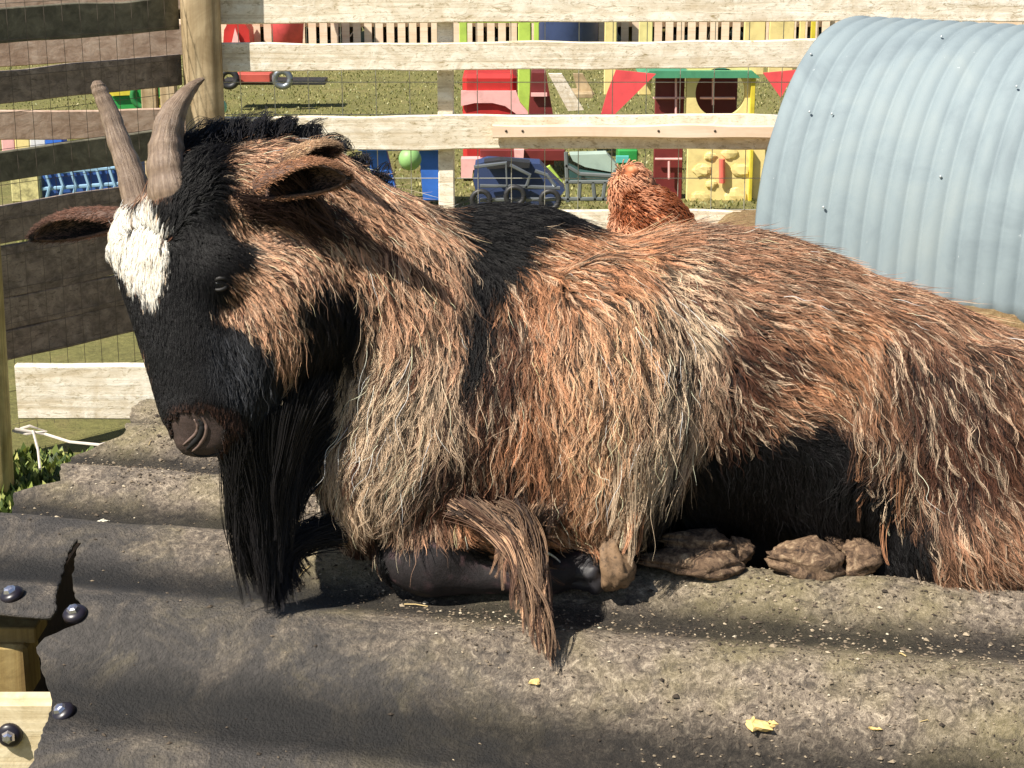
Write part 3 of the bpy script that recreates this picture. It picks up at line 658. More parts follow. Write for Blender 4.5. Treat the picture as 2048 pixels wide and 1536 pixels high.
for k, (px, py, s, lab) in enumerate(((1522, 1450, .022, 'largest yellow wood chip at the lower right of the roof'), (1062, 1362, .012, 'small yellow wood chip under the long hair tuft'), (1760, 1456, .008, 'tiny pale chip right of the largest yellow wood chip'), (205, 1043, .008, 'pale pebble just behind the crack in the roof sheet'))):
    q = on_roof(px, py); mb = MB(); rn = random.Random(k)
    for j in range(5 if k == 0 else 2):
        R = Matrix.Rotation(rn.uniform(0, 3), 3, 'Z') @ Matrix.Rotation(rn.uniform(-.4, .4), 3, 'X')
        mb.ell(Vector(q) + Vector((rn.uniform(-1, 1) * s * .8, rn.uniform(-1, 1) * s * .5, s * .12)), (s * rn.uniform(.4, .8), s * .3, s * .16), R, 9, 6, .5, j + k)
    tag(mb.build('wood_chip', wm if k != 3 else m_plain('pale_pebble', L(225, 220, 200), .8)), lab, 'chip', 'bits lying on the roof sheet')

# ================================================================== the goat
DD = .035
def C(px, py, d): return cc(px, py, d + DD)
prims = []
def EL(px, py, d, rx, ry, rd, k=.03, rot=0):
    c = C(px, py, d); s = (d + DD) / F; prims.append(('e', c, np.array([rx, ry, rd]) * s, rad(rot), k))
def RC(p0, r0, p1, r1, k=.03):
    a, b_ = C(*p0), C(*p1); prims.append(('c', a, b_, r0 * a[2] / F, r1 * b_[2] / F, k))
# trunk
EL(1070, 785, 1.99, 250, 335, 300); EL(1400, 782, 2.0, 330, 322, 300, .05); EL(1740, 869, 1.99, 300, 292, 300, .05)
EL(1560, 660, 2.0, 190, 150, 200, .05)
EL(2005, 996, 1.98, 240, 315, 270, .05); EL(2120, 1050, 2.0, 190, 250, 230, .05)
EL(1215, 800, 1.85, 165, 280, 122, .02); EL(1950, 980, 1.87, 165, 270, 100, .03, -12)
EL(1985, 1090, 1.86, 180, 110, 110, .03); EL(1620, 760, 1.90, 170, 170, 120, .04)
EL(1560, 980, 2.06, 330, 150, 150, .04)
# neck and chest
RC((565, 440, 1.85), 150, (885, 715, 1.95), 262, .05); EL(850, 850, 1.90, 195, 245, 180, .05)
EL(760, 960, 1.87, 95, 120, 110, .04); EL(1000, 610, 2.0, 220, 170, 190, .05)
EL(1000, 880, 1.87, 130, 200, 120, .05)
# head
RC((420, 410, 1.80), 105, (600, 470, 1.86), 150, .03)
EL(400, 455, 1.79, 100, 92, 110, .02)
RC((292, 492, 1.80), 68, (374, 810, 1.755), 42, .015); RC((385, 520, 1.77), 92, (412, 800, 1.745), 66, .02)
RC((330, 470, 1.80), 70, (380, 800, 1.76), 50, .02)
RC((555, 590, 1.79), 110, (450, 845, 1.75), 48, .02); EL(560, 640, 1.80, 110, 110, 90, .03)
RC((392, 836, 1.745), 50, (398, 880, 1.745), 34, .015); EL(438, 868, 1.752, 42, 42, 46, .015); EL(376, 872, 1.745, 28, 36, 36, .01)
EL(262, 505, 1.84, 40, 34, 40, .012)
EL(450, 540, 1.735, 40, 40, 28, .03)
EL(355, 425, 1.765, 52, 34, 40, .01); EL(285, 440, 1.83, 44, 32, 36, .01)
# front leg (near) folded under
RC((1090, 990, 1.87), 80, (870, 1100, 1.855), 62, .02); EL(850, 1116, 1.853, 92, 70, 62, .02)
RC((860, 1148, 1.853), 42, (1100, 1152, 1.85), 34, .015); RC((1100, 1150, 1.84), 36, (1185, 1130, 1.85), 40, .012)
RC((900, 1010, 1.95), 90, (740, 1080, 1.94), 52, .02)
# hind legs
RC((1900, 1120, 1.88), 62, (1745, 1135, 1.885), 40, .02); RC((1700, 1050, 2.0), 80, (1460, 1120, 1.93), 36, .02)
def sdf(p):
    p = p.astype(np.float32); out = None
    for q in prims:
        if q[0] == 'e':
            _, c, r, a, k = q; x = p - c.astype(np.float32)
            if a: x = np.stack([x[:, 0] * math.cos(a) + x[:, 1] * math.sin(a), -x[:, 0] * math.sin(a) + x[:, 1] * math.cos(a), x[:, 2]], -1)
            y = x / r.astype(np.float32); k0 = np.sqrt((y * y).sum(1)) + 1e-6; y = y / r.astype(np.float32); k1 = np.sqrt((y * y).sum(1)) + 1e-6
            d = k0 * (k0 - 1) / k1
        else:
            _, a, b_, r0, r1, k = q; ba = (b_ - a).astype(np.float32); x = p - a.astype(np.float32)
            h = np.clip((x @ ba) / float(ba @ ba), 0, 1); y = x - h[:, None] * ba; d = np.sqrt((y * y).sum(1)) - (r0 + (r1 - r0) * h)
        if out is None: out = d
        else:
            hh = np.maximum(k - np.abs(out - d), 0) / k; out = np.minimum(out, d) - hh * hh * k * .25
    return out.astype(np.float64)
def sdfn(p, e=.002):
    d = sdf(p); g = np.stack([sdf(p + np.eye(3)[i] * e) - d for i in range(3)], -1) / e
    return d, g / (np.linalg.norm(g, axis=1, keepdims=True) + 1e-9)
# naive surface nets in camera-aligned coordinates
VX = .0065
lo = np.array([-.48, -.29, 1.62]); hi = np.array([.80, .30, 2.32]); dim = np.ceil((hi - lo) / VX).astype(int) + 1
g = np.stack(np.meshgrid(*[lo[i] + VX * np.arange(dim[i]) for i in range(3)], indexing='ij'), -1).reshape(-1, 3)
D = np.concatenate([sdf(g[i:i + 400000]) for i in range(0, len(g), 400000)]).reshape(dim); del g
S = D < 0
cells = np.zeros(dim - 1, bool); tot = np.zeros(dim - 1, int)
for a in (0, 1):
    for b_ in (0, 1):
        for c in (0, 1): tot += S[a:dim[0] - 1 + a, b_:dim[1] - 1 + b_, c:dim[2] - 1 + c]
cells = (tot > 0) & (tot < 8); idx = -np.ones(dim - 1, int); idx[cells] = np.arange(cells.sum()); ci = np.argwhere(cells)
acc = np.zeros((len(ci), 3)); cnt = np.zeros(len(ci))
corners = [(a, b_, c) for a in (0, 1) for b_ in (0, 1) for c in (0, 1)]
for a in corners:
    for ax_ in range(3):
        if a[ax_] == 0:
            b_ = list(a); b_[ax_] = 1
            da = D[ci[:, 0] + a[0], ci[:, 1] + a[1], ci[:, 2] + a[2]]; db = D[ci[:, 0] + b_[0], ci[:, 1] + b_[1], ci[:, 2] + b_[2]]
            m = (da < 0) != (db < 0); t = np.where(m, da / np.where(m, da - db, 1), 0)
            q = np.tile(np.array(a, float), (len(ci), 1)); q[:, ax_] += t; acc[m] += q[m]; cnt[m] += 1
GV = lo + VX * (ci + acc / cnt[:, None])
faces = []
for ax_ in range(3):
    o1, o2 = [(1, 2), (2, 0), (0, 1)][ax_]
    sl0 = [slice(None)] * 3; sl1 = [slice(None)] * 3; sl0[ax_] = slice(0, -1); sl1[ax_] = slice(1, None)
    ch = S[tuple(sl0)] != S[tuple(sl1)]; e = np.argwhere(ch); e = e[(e[:, o1] > 0) & (e[:, o2] > 0) & (e[:, o1] < dim[o1] - 1) & (e[:, o2] < dim[o2] - 1)]
    s0 = S[e[:, 0], e[:, 1], e[:, 2]]
    def cell(d1, d2):
        k = e.copy(); k[:, o1] += d1; k[:, o2] += d2; return idx[k[:, 0], k[:, 1], k[:, 2]]
    qf = np.stack([cell(-1, -1), cell(0, -1), cell(0, 0), cell(-1, 0)], -1); qf[~s0] = qf[~s0][:, ::-1]; faces.append(qf)
GF = np.concatenate(faces); print('goat mesh', len(GV), len(GF))

def topx(c): return np.stack([c[:, 0] / c[:, 2] * F + 1024, 768 - c[:, 1] / c[:, 2] * F], -1)
def polydist(pt, poly):                                     # signed distance, negative inside
    poly = np.array(poly, float); d = np.full(len(pt), 1e9); ins = np.zeros(len(pt), bool)
    for i in range(len(poly)):
        a = poly[i]; b_ = poly[(i + 1) % len(poly)]; e = b_ - a; w_ = pt - a
        h = np.clip((w_ @ e) / (e @ e), 0, 1); d = np.minimum(d, np.linalg.norm(w_ - h[:, None] * e, axis=1))
        c1 = (a[1] > pt[:, 1]) != (b_[1] > pt[:, 1])
        with np.errstate(divide='ignore', invalid='ignore'): xx = (b_[0] - a[0]) * (pt[:, 1] - a[1]) / (b_[1] - a[1]) + a[0]
        ins ^= c1 & (pt[:, 0] < xx)
    return np.where(ins, -d, d)
K_TAN = lin((204, 160, 128)); K_ORANGE = lin((182, 132, 98)); K_CREAM = lin((226, 200, 170)); K_BLACK = lin((17, 15, 16)); K_GREYB = lin((158, 118, 92))
K_BROWN = lin((86, 56, 42)); K_WHITE = lin((250, 246, 236)); K_DKBR = lin((56, 38, 30)); K_SLATE = lin((52, 50, 50))
PATCH = [  # colour, softness px, noise px, polygon -- coat markings and tone zones; muzzle sheen and shoulder highlight painted in
 (K_TAN, 40, 30, [(380, 200), (900, 200), (960, 700), (900, 1150), (500, 1150)]),
 (K_ORANGE, 50, 30, [(940, 420), (1330, 400), (1360, 620), (1330, 1000), (1200, 1180), (880, 1180), (900, 900), (960, 700)]),
 (K_ORANGE, 40, 30, [(1500, 640), (1760, 620), (1780, 800), (1560, 790)]),
 (K_BROWN, 40, 30, [(1420, 640), (1500, 620), (1560, 700), (1500, 900), (1420, 900)]),
 (K_BROWN, 60, 50, [(1760, 640), (1960, 700), (2060, 900), (1900, 940), (1760, 820)]),
 (K_BROWN, 30, 20, [(1000, 620), (1050, 600), (1040, 760), (980, 900), (930, 900), (960, 740)]),
 (lin((242, 194, 152)), 60, 40, [(1120, 680), (1260, 600), (1380, 640), (1340, 940), (1240, 1010), (1150, 900)]),  # bright shoulder highlight painted into the coat colour
 (K_CREAM, 50, 40, [(640, 760), (700, 640), (800, 640), (900, 700), (905, 960), (800, 1020), (660, 1010)]),
 (K_CREAM, 45, 40, [(1290, 560), (1375, 545), (1410, 640), (1400, 860), (1300, 1000), (1270, 1080), (1225, 1070), (1250, 850), (1300, 700)]),
 (K_BROWN, 40, 30, [(900, 880), (1120, 900), (1130, 1000), (900, 1010), (760, 1020), (800, 960)]),
 (K_BROWN, 30, 26, [(1420, 830), (1600, 860), (1740, 840), (1760, 960), (1600, 930), (1400, 960)]),
 (K_BROWN, 50, 40, [(1780, 850), (1900, 820), (2060, 860), (2060, 960), (1880, 1000)]),
 (K_BROWN, 25, 20, [(1480, 700), (1560, 670), (1640, 720), (1560, 760)]),
 (K_BROWN, 25, 18, [(650, 1030), (780, 1010), (820, 1110), (700, 1120)]),
 (K_BLACK, 26, 24, [(1280, 985), (1330, 915), (1420, 870), (1560, 835), (1650, 825), (1740, 860), (1800, 910), (1850, 970), (1870, 1100), (1850, 1230), (1240, 1230)]),
 (K_BLACK, 15, 18, [(770, 340), (900, 330), (1010, 340), (1240, 395), (1400, 400), (1560, 430), (1500, 462), (1300, 458), (1180, 458), (1090, 462), (1035, 500), (1005, 570), (985, 650), (962, 740), (940, 850), (918, 930), (896, 900), (915, 760), (918, 640), (905, 520), (870, 440), (815, 415)]),
 (K_DKBR, 20, 16, [(1500, 425), (1640, 460), (1800, 520), (1780, 535), (1620, 495), (1500, 460)]),
 (K_DKBR, 14, 14, [(925, 740), (955, 740), (930, 860), (900, 960), (880, 900)]),
 (K_BLACK, 9, 8, [(330, 420), (350, 240), (420, 215), (560, 215), (700, 245), (790, 330), (770, 350), (690, 312), (560, 286), (500, 292), (455, 310), (440, 350), (450, 400), (540, 430), (570, 450), (500, 440), (450, 425), (460, 470), (505, 492), (508, 530), (470, 550), (455, 600), (430, 625), (495, 650), (535, 690), (560, 735), (575, 735), (592, 690), (600, 645), (582, 590), (620, 558), (705, 545), (738, 600), (710, 690), (655, 760), (645, 830), (655, 900), (650, 1100), (450, 1100), (320, 940), (280, 700), (190, 560), (190, 440)]),
 (lin((50, 51, 54)), 26, 14, [(410, 650), (500, 670), (560, 760), (570, 800), (480, 815), (410, 760)]),  # grey sheen on the muzzle painted into the coat colour
 (K_WHITE, 5, 7, [(236, 425), (268, 458), (305, 405), (314, 452), (334, 480), (336, 520), (324, 570), (318, 610), (302, 606), (262, 560), (226, 505), (214, 472), (232, 455)]),
 (K_DKBR, 6, 5, [(345, 810), (420, 800), (470, 810), (500, 850), (455, 925), (370, 925), (335, 860)]),
 (K_BLACK, 8, 8, [(745, 1060), (790, 1030), (880, 1035), (950, 1075), (985, 1120), (1240, 1060), (1240, 1210), (760, 1210)]),
]
def coat(px):
    n1 = fbm(px[:, 0] / 26, px[:, 1] / 26, 31); n2 = fbm(px[:, 0] / 120, px[:, 1] / 120, 77); col = np.tile(np.array(K_GREYB), (len(px), 1))
    for c, so_, no, poly in PATCH:
        d = polydist(px, poly) + n1 * no; a = np.clip(.5 - d / (2 * so_), 0, 1)[:, None]; a = a * a * (3 - 2 * a); col = col * (1 - a) + np.array(c) * a
    n3 = fbm(px[:, 0] / 45, px[:, 1] / 70, 55)
    k = 1 + .22 * n2 + .30 * n3 * np.clip(col[:, :1].ravel() * 6, 0, 1)
    return col * k[:, None]
# (x, y, dx, dy, length mm, lift)
FLOW = np.array([
 (262, 436, -.2, -1, 16, .35), (285, 480, 0, .9, 12, .3), (300, 520, 0, .9, 13, .3), (330, 440, .2, -1, 14, .5), (300, 590, .2, 1, 9, .2), (400, 480, .5, .8, 9, .2), (380, 620, .2, 1, 8, .2), (360, 760, .1, 1, 6, .15), (395, 860, .1, 1, 2.5, .1), (450, 870, .1, 1, 6, .25), (470, 850, .1, 1, 8, .3), (350, 860, 0, 1, 2, .1),
 (470, 700, .5, 1, 14, .35), (520, 760, .3, 1, 20, .4), (480, 510, .8, .5, 9, .2), (530, 520, .8, .6, 16, .3), (560, 640, .6, .9, 18, .3), (640, 620, .5, 1, 28, .35), (600, 720, .3, 1, 30, .4), (560, 830, .1, 1, 40, .4),
 (390, 330, .5, -.8, 26, .6), (430, 265, .4, -.9, 26, .7), (540, 245, .8, -.5, 26, .7), (660, 270, 1, -.1, 28, .6), (520, 350, .8, .2, 16, .3), (500, 430, .6, .5, 14, .3),
 (700, 350, .8, .5, 30, .3), (620, 480, .8, .6, 24, .3), (700, 480, .7, .8, 32, .3), (800, 420, .7, .7, 36, .35), (800, 540, .4, 1, 40, .3), (880, 560, .2, 1, 40, .3), (740, 640, .1, 1, 50, .35), (700, 800, -.25, 1, 62, .35), (800, 780, -.3, 1, 70, .35), (880, 820, -.15, 1, 62, .35), (720, 960, -.35, 1, 50, .3), (820, 960, -.6, 1, 55, .3), (760, 1060, -.1, 1, 16, .25),
 (900, 370, 1, -.2, 46, .5), (1000, 370, 1, -.1, 50, .5), (1000, 440, .9, .2, 42, .35), (950, 600, .0, 1, 38, .3), (1120, 410, 1, .1, 40, .35), (1250, 430, 1, .1, 34, .35), (1400, 430, 1, .15, 30, .35),
 (1100, 500, .9, .35, 28, .3), (1200, 560, .8, .6, 30, .3), (1060, 600, .3, 1, 38, .3), (1100, 700, .1, 1, 44, .3), (1200, 720, .1, 1, 50, .3), (1320, 600, .3, 1, 44, .35), (1300, 760, .05, 1, 58, .35), (1380, 760, -.15, 1, 56, .35), (1000, 800, -.1, 1, 44, .3), (1100, 880, 0, 1, 50, .3), (1240, 900, 0, 1, 62, .3), (1340, 900, -.3, 1, 60, .3), (1000, 960, -.1, 1, 34, .3), (1120, 1000, .1, 1, 42, .35), (1240, 1020, 0, 1, 50, .3), (850, 1120, 0, 1, 5, .2), (1000, 1140, .8, .2, 10, .2), (1100, 1150, .8, 0, 8, .2),
 (1420, 520, .8, .5, 30, .3), (1450, 650, .7, .7, 34, .35), (1500, 560, .9, .3, 28, .3), (1600, 600, .9, .35, 28, .35), (1560, 720, .9, .5, 30, .35), (1450, 820, .3, 1, 32, .3), (1560, 830, .8, .5, 24, .25), (1640, 830, .9, .4, 22, .25), (1650, 740, .9, .4, 30, .35), (1700, 620, .8, .4, 30, .35), (1660, 900, .8, .5, 24, .25), (1740, 860, .1, 1, 52, .35), (1700, 960, -.2, 1, 44, .3), (1450, 970, .2, 1, 20, .2), (1600, 960, .2, 1, 20, .2), (1600, 1060, .2, 1, 18, .2), (1780, 1050, .2, 1, 30, .2),
 (1700, 520, .9, .35, 26, .35), (1800, 580, .8, .6, 32, .35), (1900, 620, .6, .8, 44, .35), (1800, 720, .2, 1, 48, .35), (1880, 760, .1, 1, 55, .35), (2000, 740, .5, 1, 55, .35), (1820, 900, 0, 1, 55, .35), (1960, 880, .35, 1, 55, .35), (1900, 1040, .3, 1, 52, .3), (2040, 1000, .6, 1, 55, .3), (2000, 1150, .6, .8, 40, .2), (2200, 900, .4, 1, 50, .3)], float)
def flow(px):
    out = np.zeros((len(px), 4))
    for i in range(0, len(px), 40000):
        d2 = ((px[i:i + 40000, None, :] - FLOW[None, :, :2]) ** 2).sum(-1); w_ = 1 / (d2 + 500) ** 2; w_ /= w_.sum(1, keepdims=True); out[i:i + 40000] = w_ @ FLOW[:, 2:]
    return out

goat = empty('goat', tuple(P(1200, 1160, 1.95))); tag(goat, 'brown and black horned bearded goat lying on the corrugated roof', 'goat')
def attr_mat(name, rough=.7, darken=1.0):
    m, n, b = newmat(name); a = node(n, 'ShaderNodeAttribute', attribute_name='coat'); co = coords(n, (1, 1, 1), False)
    k = ramp(n, noise(n, co, 160, 6, .8), [(.3, (.55 * darken,) * 3 + (1,)), (.7, (1.2 * darken,) * 3 + (1,))])
    n.links.new(mix(n, 1.0, a.outputs['Color'], k, 'MULTIPLY'), b.inputs['Base Color']); b.inputs['Roughness'].default_value = rough
    bump(n, b, noise(n, co, 260, 6, .8), .5, .002); return m
me = bpy.data.meshes.new('body'); me.from_pydata(cam2w(GV).tolist(), [], GF.tolist()); me.polygons.foreach_set('use_smooth', [True] * len(GF))
gpx = topx(GV); gcol = coat(gpx)
skin = polydist(gpx, [(332, 832), (380, 812), (425, 812), (450, 845), (448, 925), (360, 930), (330, 870)]) + 6 * fbm(gpx[:, 0] / 8, gpx[:, 1] / 8, 3)
sk = np.clip(.5 - skin / 14, 0, 1)[:, None]
knee = np.clip(.5 - (polydist(gpx, [(748, 1060), (800, 1035), (900, 1050), (960, 1110), (1200, 1080), (1200, 1200), (780, 1200)])) / 14, 0, 1)[:, None]
base_c = gcol * .22  # skin darkened: shade between the locks put into its colour
nn_ = fbm(gpx[:, 0] / 12, gpx[:, 1] / 12, 8)[:, None]
base_c = base_c * (1 - sk) + sk * (np.array(lin((70, 55, 50))) * (1 + .4 * nn_)); base_c = base_c * (1 - knee) + knee * (np.array(lin((40, 34, 36))) * (1 + .9 * nn_) + np.clip(nn_ - .25, 0, 1) * np.array(lin((150, 104, 108))))
at = me.color_attributes.new('coat', 'FLOAT_COLOR', 'POINT'); at.data.foreach_set('color', np.concatenate([base_c, np.ones((len(base_c), 1))], 1).astype(np.float32).ravel())
me.materials.append(attr_mat('goat_skin')); body = bpy.data.objects.new('body', me); COL.objects.link(body); body.parent = goat; me.transform(parent_world(goat).inverted())

# hair shader
def hair_mat(name, rough=.38, coatv=.0):
    m = bpy.data.materials.new(name); m.use_nodes = True; n = m.node_tree; n.nodes.clear()
    o = n.nodes.new('ShaderNodeOutputMaterial'); h = n.nodes.new('ShaderNodeBsdfPrincipled'); a = node(n, 'ShaderNodeAttribute', attribute_name='coat'); n.links.new(a.outputs['Color'], h.inputs['Base Color'])
    h.inputs['Roughness'].default_value = .5; h.inputs['Specular IOR Level'].default_value = .28
    n.links.new(h.outputs[0], o.inputs[0]); return m
HM = hair_mat('goat_hair')
def make_hair(name, pts, cols, radii, parent, label=None):
    """pts (N,K,3) camera coords; cols (N,K,3); radii (N,K)"""
    N, K, _ = pts.shape; cu = bpy.data.hair_curves.new(name); cu.add_curves([K] * N)
    w3 = cam2w(pts.reshape(-1, 3)); iv = np.array(parent_world(parent).inverted()); w3 = w3 @ iv[:3, :3].T + iv[:3, 3]
    cu.attributes['position'].data.foreach_set('vector', w3.astype(np.float32).ravel())
    ra = cu.attributes.get('radius') or cu.attributes.new('radius', 'FLOAT', 'POINT'); ra.data.foreach_set('value', radii.astype(np.float32).ravel())
    ca = cu.attributes.new('coat', 'FLOAT_COLOR', 'POINT'); ca.data.foreach_set('color', np.concatenate([cols.reshape(-1, 3), np.ones((N * K, 1))], 1).astype(np.float32).ravel())
    cu.materials.append(HM); o = bpy.data.objects.new(name, cu); COL.objects.link(o); o.parent = parent
    if label: o['label'] = label
    return o
def unit(a): return a / (np.linalg.norm(a, axis=-1, keepdims=True) + 1e-9)
# sample guides on the body
tri = np.concatenate([GF[:, [0, 1, 2]], GF[:, [0, 2, 3]]]); A = GV[tri[:, 0]]; B = GV[tri[:, 1]]; Cc = GV[tri[:, 2]]
fn = np.cross(B - A, Cc - A); area = np.linalg.norm(fn, axis=1) / 2; cen = (A + B + Cc) / 3; tpx = topx(cen)
view = unit(cen); facing = -(unit(fn) * view).sum(1)
fl = flow(tpx); short = np.clip(fl[:, 2] / 40, .2, 1)
dens = np.where(facing > -.25, 1.0, .25) / short ** 1.1
cw_ = cam2w(cen); dens[cw_[:, 2] < .885] = 0; dens[(tpx[:, 0] > 2200)] *= .4
dens[polydist(tpx, [(342, 838), (385, 818), (422, 820), (444, 850), (442, 918), (365, 925), (340, 870)]) + 9 * fbm(tpx[:, 0] / 9, tpx[:, 1] / 9, 12) < 0] = .0
kn = polydist(tpx, [(755, 1070), (800, 1050), (890, 1060), (950, 1115), (1180, 1100), (1180, 1200), (790, 1200)]) < 0
dens[kn & (cen[:, 2] < 1.93)] *= .0
NG = 76000; NCH = 9; K = 8
pr = area * dens; ti = rng.choice(len(tri), NG, p=pr / pr.sum()); u_ = rng.random((NG, 2)); fl_ = u_.sum(1) > 1; u_[fl_] = 1 - u_[fl_]
root = A[ti] + u_[:, :1] * (B[ti] - A[ti]) + u_[:, 1:] * (Cc[ti] - A[ti])
rpx = topx(root); f4 = flow(rpx); Lg = f4[:, 2] * .001 * rng.uniform(.6, 1.2, NG); lift = f4[:, 3] * .8
_, nrm = sdfn(root)
jx = fbm(rpx[:, 0] / 38, rpx[:, 1] / 38, 91) * .62 + fbm(rpx[:, 0] / 14, rpx[:, 1] / 14, 92) * .28 + rng.normal(0, .13, NG); jx = jx * np.clip(Lg / .03, .25, 1)
def dir_at(p, n_):
    f = flow(topx(p)); d = np.stack([f[:, 0], -f[:, 1], np.zeros(len(p))], -1); d = unit(d)
    ca, sa = np.cos(jx), np.sin(jx); d = np.stack([d[:, 0] * ca - d[:, 1] * sa, d[:, 0] * sa + d[:, 1] * ca, d[:, 2]], -1)
    return unit(d - n_ * (d * n_).sum(1, keepdims=True) + 1e-6)
G = np.zeros((NG, K, 3)); G[:, 0] = root; p = root.copy(); nn2 = nrm; sd_down = np.array([0, -1, 0]) @ np.eye(3)
for s in range(1, K):
    t = dir_at(p, nn2); k = s / (K - 1)
    step = unit(t * (.45 + .8 * k) + nn2 * (lift[:, None] * 1.5 * (1 - k) ** 1.0) + np.array([0, -.12, 0])) * (Lg / (K - 1))[:, None]
    p = p + step; d, nn2 = sdfn(p); target = np.minimum(.0015 + Lg * .14 * np.sqrt(k), .008); push = np.clip(target - d, 0, None); p = p + nn2 * push[:, None]; G[:, s] = p
# waviness of each lock
sgrid = np.linspace(0, 1, K)
wdir = unit(np.cross(unit(G[:, -1] - G[:, 0]), nrm)); ph = rng.uniform(0, 6.28, NG); amp = Lg * rng.uniform(.02, .075, NG) * np.clip(Lg / .02, .1, 1); fr = rng.uniform(1.0, 2.2, NG)
G += wdir[:, None, :] * (amp[:, None] * np.sin(ph[:, None] + fr[:, None] * 6.28 * sgrid) * sgrid ** .5)[..., None]
# children
spread = (.0019 + .0009 * np.clip(Lg / .04, 0, 1.5))
off = rng.normal(0, 1, (NG, NCH, 3)) * spread[:, None, None] * .75; off -= nrm[:, None] * (off * nrm[:, None]).sum(-1, keepdims=True)
cl = rng.uniform(.80, .98, NG)
H = G[:, None] + off[:, :, None] * (1 - cl[:, None, None, None] * (sgrid ** .75)[None, None, :, None])
H += rng.normal(0, 1, (NG, NCH, K, 3)) * (Lg[:, None, None, None] * .012) * sgrid[None, None, :, None]
lenv = rng.uniform(.7, 1.12, (NG, NCH, 1, 1)); H = H[:, :, :1] + (H - H[:, :, :1]) * lenv
gc = coat(rpx + rng.normal(0, 5, rpx.shape))
tone = 1.06 * np.exp(rng.normal(0, .36, NG)); dk = rng.random(NG) < .27; lt = rng.random(NG) < .2
tone[dk] *= .18; tone[lt] *= 1.6
cr_ = (gc.min(1) > .2) & (gc.min(1) < .62) & (rng.random(NG) < .20); gc[cr_] = np.array(K_BROWN) * rng.uniform(.6, 1.6, (cr_.sum(), 1))
fx_ = (gc.max(1) > .05); lm_ = lt & fx_; gc[lm_] = gc[lm_] * .45 + np.array(lin((232, 208, 178))) * .45; tone[lm_] *= .8
isblack = (gc.max(1) < .03); tone[isblack] = np.exp(rng.normal(0, .25, isblack.sum()))
iswhite = (gc.min(1) > .6); tone[iswhite] = np.exp(rng.normal(-.03, .05, iswhite.sum()))
grd = .07 + 1.15 * sgrid ** .75  # dark agouti roots, deepened to paint the shade between locks
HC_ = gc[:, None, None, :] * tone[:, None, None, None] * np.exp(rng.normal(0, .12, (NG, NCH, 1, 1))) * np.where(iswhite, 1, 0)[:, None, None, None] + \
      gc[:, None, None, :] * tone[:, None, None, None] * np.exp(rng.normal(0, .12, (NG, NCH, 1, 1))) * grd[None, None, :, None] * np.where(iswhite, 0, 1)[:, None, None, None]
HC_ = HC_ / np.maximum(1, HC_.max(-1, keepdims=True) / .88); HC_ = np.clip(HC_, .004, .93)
rb = np.where(Lg < .012, .00020, .00025); HR = rb[:, None, None] * np.ones((1, NCH, 1)) * (1 - .75 * sgrid ** 2)[None, None, :]
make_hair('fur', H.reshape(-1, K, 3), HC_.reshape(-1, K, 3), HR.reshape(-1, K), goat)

ng = 9000; gi_ = rng.choice(NG, ng); long_ = Lg[gi_] > .016; gi_ = gi_[long_]; ng = len(gi_)
GH = G[gi_].copy(); GH = GH[:, :1] + (GH - GH[:, :1]) * rng.uniform(1.0, 1.35, (ng, 1, 1)); GH += rng.normal(0, 1, (ng, 1, 3)) * (Lg[gi_][:, None, None] * .16) * (sgrid ** 1.5)[None, :, None] + nrm[gi_][:, None] * (.004 * sgrid)[None, :, None]
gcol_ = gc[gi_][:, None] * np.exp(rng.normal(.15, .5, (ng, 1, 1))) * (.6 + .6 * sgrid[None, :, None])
make_hair('guard_hair', GH, np.clip(gcol_, .004, .85), np.ones((ng, K)) * .00026 * (1 - .8 * sgrid ** 2), goat)

